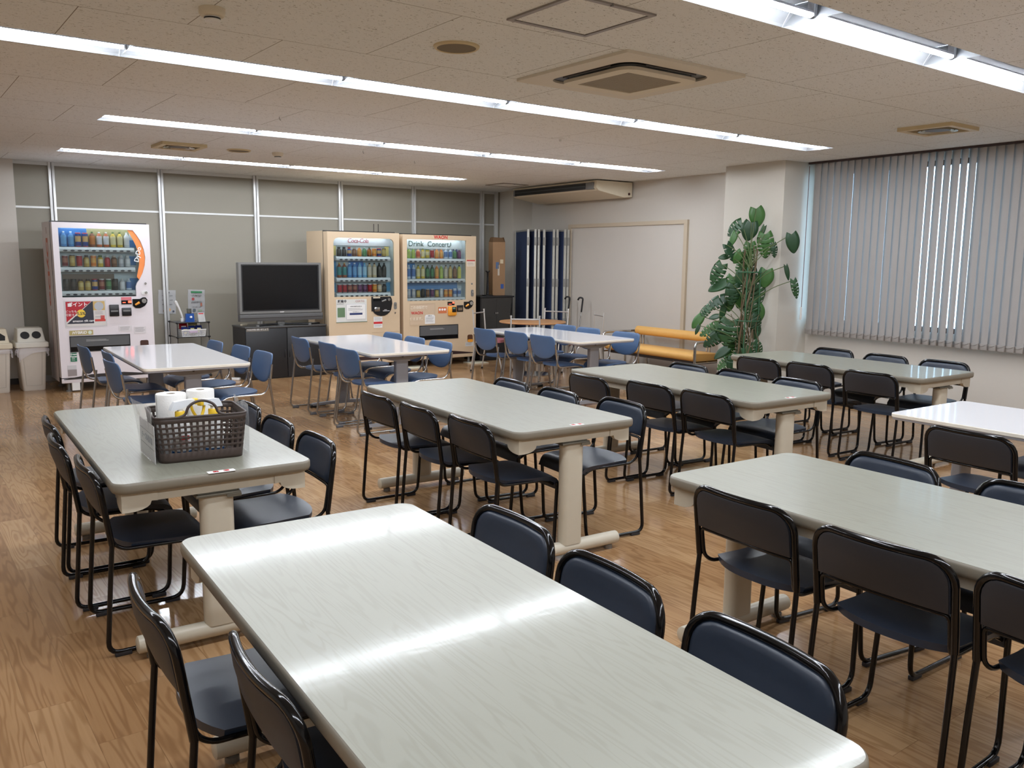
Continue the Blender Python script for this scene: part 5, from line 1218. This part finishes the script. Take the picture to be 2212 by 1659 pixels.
for i in range(7):
    a0 = i * .9; p = [(.07 * math.cos(a0 + .55 * j) * (1 + .2 * (i % 3)) + .012 * j, .06 * math.sin(a0 + .55 * j) + .010 * j, .29 + j * (.17 + .012 * (i % 4))) for j in range(8)]
    bm = B(); tube(bm, smooth_path(p, .1, 3), .007 if i % 2 else .010, 6); obj('stem', bm, M_vine, t)
for i in range(6):
    a0 = i * 1.05; p = [(.15 * math.cos(a0) + random.uniform(-.05, .05), .12 * math.sin(a0) + random.uniform(-.05, .05), .95 - .17 * j) for j in range(5)]
    bm = B(); tube(bm, smooth_path(p, .1, 3), .0035, 5); obj('aerial_root', bm, M_vine, t)
def leaf_mesh(split, variant, rnd, N=26):
    """unit leaf in the xz plane: stalk at the origin, tip towards -z, face towards -y; length and width 1"""
    bm = B()
    def half(t):   # heart outline half width along the length t 0..1
        return .5 * (math.sin(PI * min(1, (t + .16) / 1.16)) ** .62) * (1 - .25 * t)
    for s in (-1, 1):
        prev = None
        cuts = []
        if split:
            k_ = 6; cuts = [(.10 + .145 * i + rnd.uniform(-.02, .02)) for i in range(k_)]
        rows = []
        for i in range(N + 1):
            tt = i / N
            x = half(tt); drop = -.03 - .10 * tt ** 2
            back = .16 * (1 - tt) ** 3
            e = Vector((s * x, -.05 * math.sin(PI * tt) + .10 * x * x + .16 * tt * tt, -tt + (back if x > .1 else 0)))
            m_ = Vector((0, .16 * tt * tt, -tt))
            rows.append((m_, e))
        for i in range(N):
            (m0, e0), (m1, e1) = rows[i], rows[i + 1]
            tt = (i + .5) / N
            if i == N - 1:
                poly(bm, [m0, e0, m1]); continue
            if split and i in (5, 10, 14, 18, 22) and rnd.random() < .9:
                f0 = .34 + .16 * rnd.random()       # fenestration: keep only the part beside the midrib
                poly(bm, [m0, m0.lerp(e0, f0), m1.lerp(e1, f0), m1])
                if rnd.random() < .45: poly(bm, [m0.lerp(e0, .86), e0, e1, m1.lerp(e1, .86)])
            else:
                a0, a1 = m0.lerp(e0, .5), m1.lerp(e1, .5); a0.y -= .03; a1.y -= .03
                poly(bm, [m0, a0, a1, m1]); poly(bm, [a0, e0, e1, a1])
    bmesh.ops.remove_doubles(bm, verts=bm.verts, dist=1e-4)
    bmesh.ops.recalc_face_normals(bm, faces=bm.faces[:])
    bmesh.ops.solidify(bm, geom=bm.faces[:], thickness=.006)
    return bm
def leaf_material(name, c1, c2):
    m = mat(name, c1, .38, var=.12, scale=6); return m
LM = [leaf_material('leaf_green', (62, 104, 50), 0), leaf_material('leaf_deep', (34, 66, 40), 0), leaf_material('leaf_mid', (44, 80, 46), 0)]
rnd = random.Random(3); LMESH = {}
for sp in (0, 1):
    for vv in range(3):
        bm = leaf_mesh(sp, vv, rnd); me = bpy.data.meshes.new('leaf'); bmesh.ops.recalc_face_normals(bm, faces=bm.faces[:]); bm.to_mesh(me); bm.free(); me.materials.append(LM[vv]); LMESH[(sp, vv)] = me
        for p in me.polygons: p.use_smooth = True
LEAVES = [(7.948, 6.235, 1.997, 0.188, 0.175, -80, 0), (7.856, 6.257, 1.847, 0.187, 0.175, -100, 0), (7.78, 6.377, 1.872, 0.188, 0.138, -135, 1), (7.706, 6.349, 1.759, 0.15, 0.075, -110, 0), (7.654, 6.338, 1.616, 0.187, 0.137, -60, 1), (7.654, 6.421, 1.56, 0.1, 0.063, -170, 0), (8.081, 6.27, 1.697, 0.241, 0.178, -85, 1), (8.244, 6.12, 1.718, 0.19, 0.142, -78, 0), (8.049, 6.277, 1.834, 0.139, 0.051, -110, 0), (7.859, 6.24, 1.637, 0.163, 0.138, -90, 1), (7.874, 6.277, 1.55, 0.164, 0.151, -100, 1), (7.563, 6.422, 1.386, 0.225, 0.15, -115, 1), (7.957, 6.091, 1.342, 0.181, 0.169, -95, 0), (8.1, 5.978, 1.406, 0.15, 0.05, -75, 0), (8.152, 5.939, 1.239, 0.188, 0.081, -75, 1), (7.865, 6.342, 1.437, 0.177, 0.139, -110, 1), (7.919, 6.272, 1.388, 0.19, 0.164, -70, 1), (7.654, 6.475, 1.247, 0.203, 0.127, -155, 0), (7.766, 6.393, 1.261, 0.19, 0.152, -100, 1), (7.661, 6.285, 1.165, 0.212, 0.169, -92, 1), (7.885, 6.156, 1.192, 0.263, 0.244, -65, 1), (7.844, 6.268, 1.276, 0.164, 0.151, -90, 1), (7.606, 6.456, 1.059, 0.228, 0.139, -150, 1), (7.675, 6.42, 0.958, 0.165, 0.076, -100, 0), (7.743, 6.393, 1.046, 0.14, 0.114, -90, 0), (7.463, 6.358, 0.917, 0.1, 0.062, -165, 0), (7.475, 6.501, 0.959, 0.164, 0.101, -130, 1), (7.412, 6.547, 0.857, 0.152, 0.101, -125, 0), (7.377, 6.512, 0.773, 0.101, 0.044, -110, 0), (7.823, 6.141, 0.994, 0.2, 0.188, -70, 1), (7.916, 6.134, 0.954, 0.176, 0.151, -80, 0), (7.82, 6.1, 0.859, 0.175, 0.162, -60, 1), (7.963, 6.189, 0.747, 0.146, 0.133, -90, 0), (7.555, 6.478, 0.768, 0.216, 0.127, -150, 1), (7.523, 6.396, 0.674, 0.227, 0.151, -140, 1), (7.607, 6.28, 0.755, 0.263, 0.232, -100, 1), (7.73, 6.323, 0.569, 0.203, 0.165, -100, 1), (7.586, 6.329, 0.525, 0.176, 0.101, -140, 0), (7.786, 6.247, 0.649, 0.19, 0.152, -80, 1), (7.656, 6.332, 0.406, 0.19, 0.127, -140, 1), (7.664, 6.226, 0.378, 0.201, 0.151, -90, 1), (7.865, 6.087, 0.582, 0.163, 0.126, -60, 1), (7.786, 6.273, 1.101, 0.164, 0.139, -100, 0), (7.811, 6.213, 1.066, 0.151, 0.126, -80, 1), (7.748, 6.257, 1.339, 0.15, 0.125, -100, 0), (7.837, 6.242, 1.464, 0.15, 0.138, -80, 1), (7.765, 6.219, 0.487, 0.177, 0.139, -100, 1), (7.728, 6.099, 0.526, 0.15, 0.125, -60, 0), (7.73, 6.287, 1.562, 0.137, 0.112, -120, 0), (8.089, 6.173, 1.64, 0.139, 0.076, -80, 1)]
CR, CB = Vector((.80, -.60, 0)), Vector((-.60, -.80, .0))
root = t.location.copy()
for i, (x, y, z, L, W, ang, sp) in enumerate(LEAVES):
    sh = .30
    while x - .6 * sh > 7.84 or (y - .8 * sh > 5.66 and x - .6 * sh > 7.80): sh += .03
    c = Vector((x - .6 * sh, y - .8 * sh, z)) - root
    a = math.radians(ang); tip = (CR * math.cos(a) + Vector((0, 0, 1)) * math.sin(a)).normalized()
    nrm = (CB + Vector((0, 0, rnd.uniform(.1, .7))) + CR * rnd.uniform(-.35, .35)).normalized(); nrm = (nrm - tip * nrm.dot(tip)).normalized()
    xax = tip.cross(nrm) * -1; xax.normalize()
    Mx = Matrix((xax, -nrm, -tip)).transposed().to_4x4()
    o = bpy.data.objects.new('leaf', LMESH[(sp, i % 3)]); COL.objects.link(o); o.parent = t
    st = c - tip * L * .45
    o.matrix_local = Matrix.Translation(st) @ Mx @ Matrix.Diagonal((W * 1.15, (L + W) / 2, L * 1.08, 1))
    hub = Vector((.01 + .02 * math.sin(i), .0 + .02 * math.cos(i), max(.30, min(1.45, z - .18))))
    bm = B(); mid = (hub + st) / 2 + Vector((0, 0, .05)) ; tube(bm, smooth_path([hub, mid, st], .15, 4), .0042, 5); obj('petiole', bm, M_pet, t)

# ---------------------------------------------------------------- basket on the left table
ty = .7002
t = thing('basket', 'dark brown perforated plastic basket with cleaning supplies on the left table', 'basket', (1.035, 3.585, ty), math.radians(-7.3))
M_brown = mat('basket_brown', (62, 50, 44), .5)
wB, dB, hB = .355, .315, .185
ncol = [12, 10]; per = []
bm = B()
def ringpt(u, z):
    """rounded rectangle perimeter, u in 0..1 starting at the front left corner"""
    k_ = .018 * (1 - z / hB); hw_, hd, r = wB / 2 - k_, dB / 2 - k_, .035
    L1, L2, A = 2 * (hw_ - r), 2 * (hd - r), PI / 2 * r; tot = 2 * (L1 + L2) + 4 * A; s = u * tot
    for (ln, kind, q) in ((L1, 0, 0), (A, 1, 0), (L2, 0, 1), (A, 1, 1), (L1, 0, 2), (A, 1, 2), (L2, 0, 3), (A, 1, 3)):
        if s <= ln + 1e-9:
            if kind == 0: return [(-hw_ + r + s, -hd, z), (hw_, -hd + r + s, z), (hw_ - r - s, hd, z), (-hw_, hd - r - s, z)][q]
            a = s / r; cx, cy, a0 = [(hw_ - r, -hd + r, -PI / 2), (hw_ - r, hd - r, 0), (-hw_ + r, hd - r, PI / 2), (-hw_ + r, -hd + r, PI)][q]
            return (cx + r * math.cos(a0 + a), cy + r * math.sin(a0 + a), z)
        s -= ln
    return (-hw_ + r, -hd, z)
NC = 54; us = []
for i in range(NC): us += [i / NC, (i + .42) / NC]
us.append(1.0)
zs = [0, .012, .040]; 
for i in range(6): zs += [.040 + .0215 * i + .0135, .040 + .0215 * (i + 1)]
zs += [hB]
V = {}
def vv_(a, b_):
    a = a % (len(us) - 1)
    if (a, b_) not in V: V[(a, b_)] = bm.verts.new(ringpt(us[a], zs[b_]))
    return V[(a, b_)]
for a in range(len(us) - 1):
    for b_ in range(len(zs) - 1):
        if a % 2 == 1 and b_ >= 2 and b_ % 2 == 0 and b_ < len(zs) - 2: continue
        bm.faces.new((vv_(a, b_), vv_(a + 1, b_), vv_(a + 1, b_ + 1), vv_(a, b_ + 1)))
o = obj('lattice_wall', bm, M_brown, t); md = o.modifiers.new('thickness', 'SOLIDIFY'); md.thickness = .0032; md.offset = 0
bm = B(); extrude_poly(bm, [ringpt(i / 60, .0)[:2] for i in range(60)], .001, .005, 'xy'); obj('base', bm, M_brown, t)
bm = B(); tube(bm, [ringpt(i / 80, hB) for i in range(80)], .0045, 8, closed=True); obj('rim', bm, M_brown, t)
for s in (-1, 1):
    y = s * (dB / 2)
    p = smooth_path([(-.088, y, hB), (-.062, y, hB + .008), (-.050, y, hB + .045), (-.015, y, hB + .062), (.015, y, hB + .062), (.050, y, hB + .045), (.062, y, hB + .008), (.088, y, hB)], .03, 4)
    bm = B(); tube(bm, p, .0055, 8); obj('handle', bm, M_brown, t)
BM = Matrix.Translation((1.035, 3.585, ty)) @ Matrix.Rotation(math.radians(-7.3), 4, 'Z')
M_towel = mat('paper_towel', (232, 231, 228), .9, var=.02, scale=140, bump=.5)
for (lx, ly, hh, rr, lab) in ((-.086, .055, .246, .060, 'left kitchen paper roll standing in the brown basket'), (.034, .075, .252, .056, 'right kitchen paper roll standing in the brown basket')):
    p = BM @ Vector((lx, ly, .0055)); t2 = thing('paper_roll', lab, 'paper roll', p, 0, 'kitchen paper rolls in the basket')
    bm = B(); lathe(bm, [(.019, 0), (rr - .002, 0), (rr, .003), (rr, hh - .003), (rr - .002, hh), (.019, hh), (.019, 0)], 36); r_ = obj('roll', bm, M_towel, t2)
    bm = B(); lathe(bm, [(.018, hh - .001), (.018, .002), (.0165, .002), (.0165, hh - .001), (.018, hh - .001)], 24); obj('cardboard_core', bm, mat('core_grey', (176, 166, 150), .8), t2)
    if lx < 0:
        bm = B(); poly(bm, [(-rr + .001, 0, .01), (-rr - .008, -.03, .01), (-rr - .008, -.03, hh + .004), (-rr + .001, 0, hh)]); bmesh.ops.solidify(bm, geom=bm.faces[:], thickness=.0006); obj('loose_sheet', bm, M_towel, t2)
M_trig = mat('trigger_white', (226, 230, 234), .35); M_yel = mat('spray_yellow', (238, 198, 52), .4)
def spray(lx, ly, yaw, lab):
    p = BM @ Vector((lx, ly, .0055)); t2 = thing('spray_bottle', lab, 'spray bottle', p, yaw, 'spray bottles in the basket')
    bm = B(); lathe(bm, [(0, 0), (.034, 0), (.037, .004), (.037, .125), (.030, .148), (.017, .160), (.017, .170), (0, .170)], 24); obj('bottle', bm, M_white, t2)
    bm = B(); lathe(bm, [(.0376, .012), (.0376, .030)], 24); obj('blue_band', bm, colmat((40, 110, 180)), t2)
    bm = B(); lathe(bm, [(.0376, .052), (.0376, .105)], 24); lb = obj('wrap_label', bm, M_paper, t2)
    bm = B(); box(bm, -.018, .018, -.0390, -.0378, .078, .094); box(bm, -.014, .014, -.0390, -.0378, .060, .070); obj('red_print', bm, M_txtred, lb)
    bm = B(); lathe(bm, [(0, .166), (.020, .166), (.020, .186), (.018, .190), (0, .190)], 20); obj('collar', bm, M_yel, t2)
    bm = B(); extrude_poly(bm, [(-.042, .196), (-.030, .196), (.0, .198), (.030, .212), (.058, .212), (.058, .234), (.02, .234), (-.022, .230), (-.034, .214)], -.012, .012, 'xz'); hd_ = obj('trigger_head', bm, M_trig, t2)
    bm = B(); lathe(bm, [(.011, .188), (.011, .20), (0, .20)], 14); obj('neck', bm, M_trig, hd_)
    bm = B(); box(bm, .056, .074, -.011, .011, .211, .236, .003); obj('nozzle', bm, M_yel, t2)
    bm = B(); tube(bm, smooth_path([(.046, 0, .213), (.052, 0, .185), (.068, 0, .158)], .02), [.006] * 8, 8) if len(smooth_path([(.046, 0, .213), (.052, 0, .185), (.068, 0, .158)], .02)) == 8 else tube(bm, smooth_path([(.046, 0, .213), (.052, 0, .185), (.068, 0, .158)], .02), .006, 8); obj('trigger', bm, M_yel, t2)
spray(-.070, -.068, .15, 'left spray bottle with yellow nozzle pointing right in the basket'); spray(.060, -.060, 3.6, 'right spray bottle with yellow nozzle pointing left in the basket')
# plastic sleeves with cards beside the basket
M_sleeve = mat('clear_sleeve', (226, 228, 230), .15, alpha=.38)
t = thing('sleeve_card', 'clear sleeve with a white sign standing at the left of the basket', 'sign', (.850, 3.60, ty), math.radians(-3))
bm = B(); N = 10; g_ = []
for i in range(N + 1):
    y = -.155 + .31 * i / N; g_.append([bm.verts.new((-.006 + .018 * (j / 4) ** 2 * math.sin(i * .5) - .012 * (j / 4), y, .235 * (j / 4) * (1 - .10 * (1 - i / N)))) for j in range(5)])
for i in range(N):
    for j in range(4): bm.faces.new((g_[i][j], g_[i + 1][j], g_[i + 1][j + 1], g_[i][j + 1]))
bmesh.ops.solidify(bm, geom=bm.faces[:], thickness=.0012); obj('sleeve', bm, M_sleeve, t)
bm = B(); box(bm, -.0055, -.0045, -.145, .150, .004, .155); o = obj('card', bm, mat('card_white', (222, 222, 222), .6), t)
letters('テーブル備品用', .030, mat('print_grey', (150, 154, 164), .6), t, (-.0065, .0, .085), (PI / 2, 0, -PI / 2))
bm = B(); 
for z in (.115, .055): box(bm, -.0066, -.0056, -.13, .135, z - .0007, z + .0007)
obj('printed_lines', bm, M_txtdk, t)
t = thing('sleeve_card', 'crumpled clear sleeve hanging on the right rim of the basket', 'sign', (1.228, 3.60, ty), math.radians(-7.3))
bm = B(); g_ = []
for i in range(9):
    y = -.13 + .26 * i / 8; g_.append([bm.verts.new((.004 + .006 * math.sin(i * 1.7 + j) * (j / 3), y, .002 + .205 * (j / 3) + .012 * (j / 3) * math.sin(i * .9))) for j in range(4)])
for i in range(8):
    for j in range(3): bm.faces.new((g_[i][j], g_[i + 1][j], g_[i + 1][j + 1], g_[i][j + 1]))
bmesh.ops.solidify(bm, geom=bm.faces[:], thickness=.0012); obj('sleeve', bm, M_sleeve, t)

# ---------------------------------------------------------------- daylight and exposure
w = bpy.data.worlds.new('sky'); scn.world = w; w.use_nodes = True
nt = w.node_tree; bg = nt.nodes['Background']
bg.inputs[0].default_value = (.62, .76, 1.0, 1); bg.inputs[1].default_value = 5.5
scn.view_settings.view_transform = 'Standard'; scn.view_settings.look = 'None'; scn.view_settings.gamma = 1; scn.view_settings.use_curve_mapping = False
scn.view_settings.exposure = 1.27
cy = scn.cycles; cy.max_bounces = 8; cy.diffuse_bounces = 5; cy.adaptive_threshold = .02; cy.glossy_bounces = 4; cy.transmission_bounces = 6; cy.transparent_max_bounces = 8
cy.caustics_reflective = False; cy.caustics_refractive = False; cy.sample_clamp_indirect = 6; cy.use_denoising = True; cy.use_light_tree = True
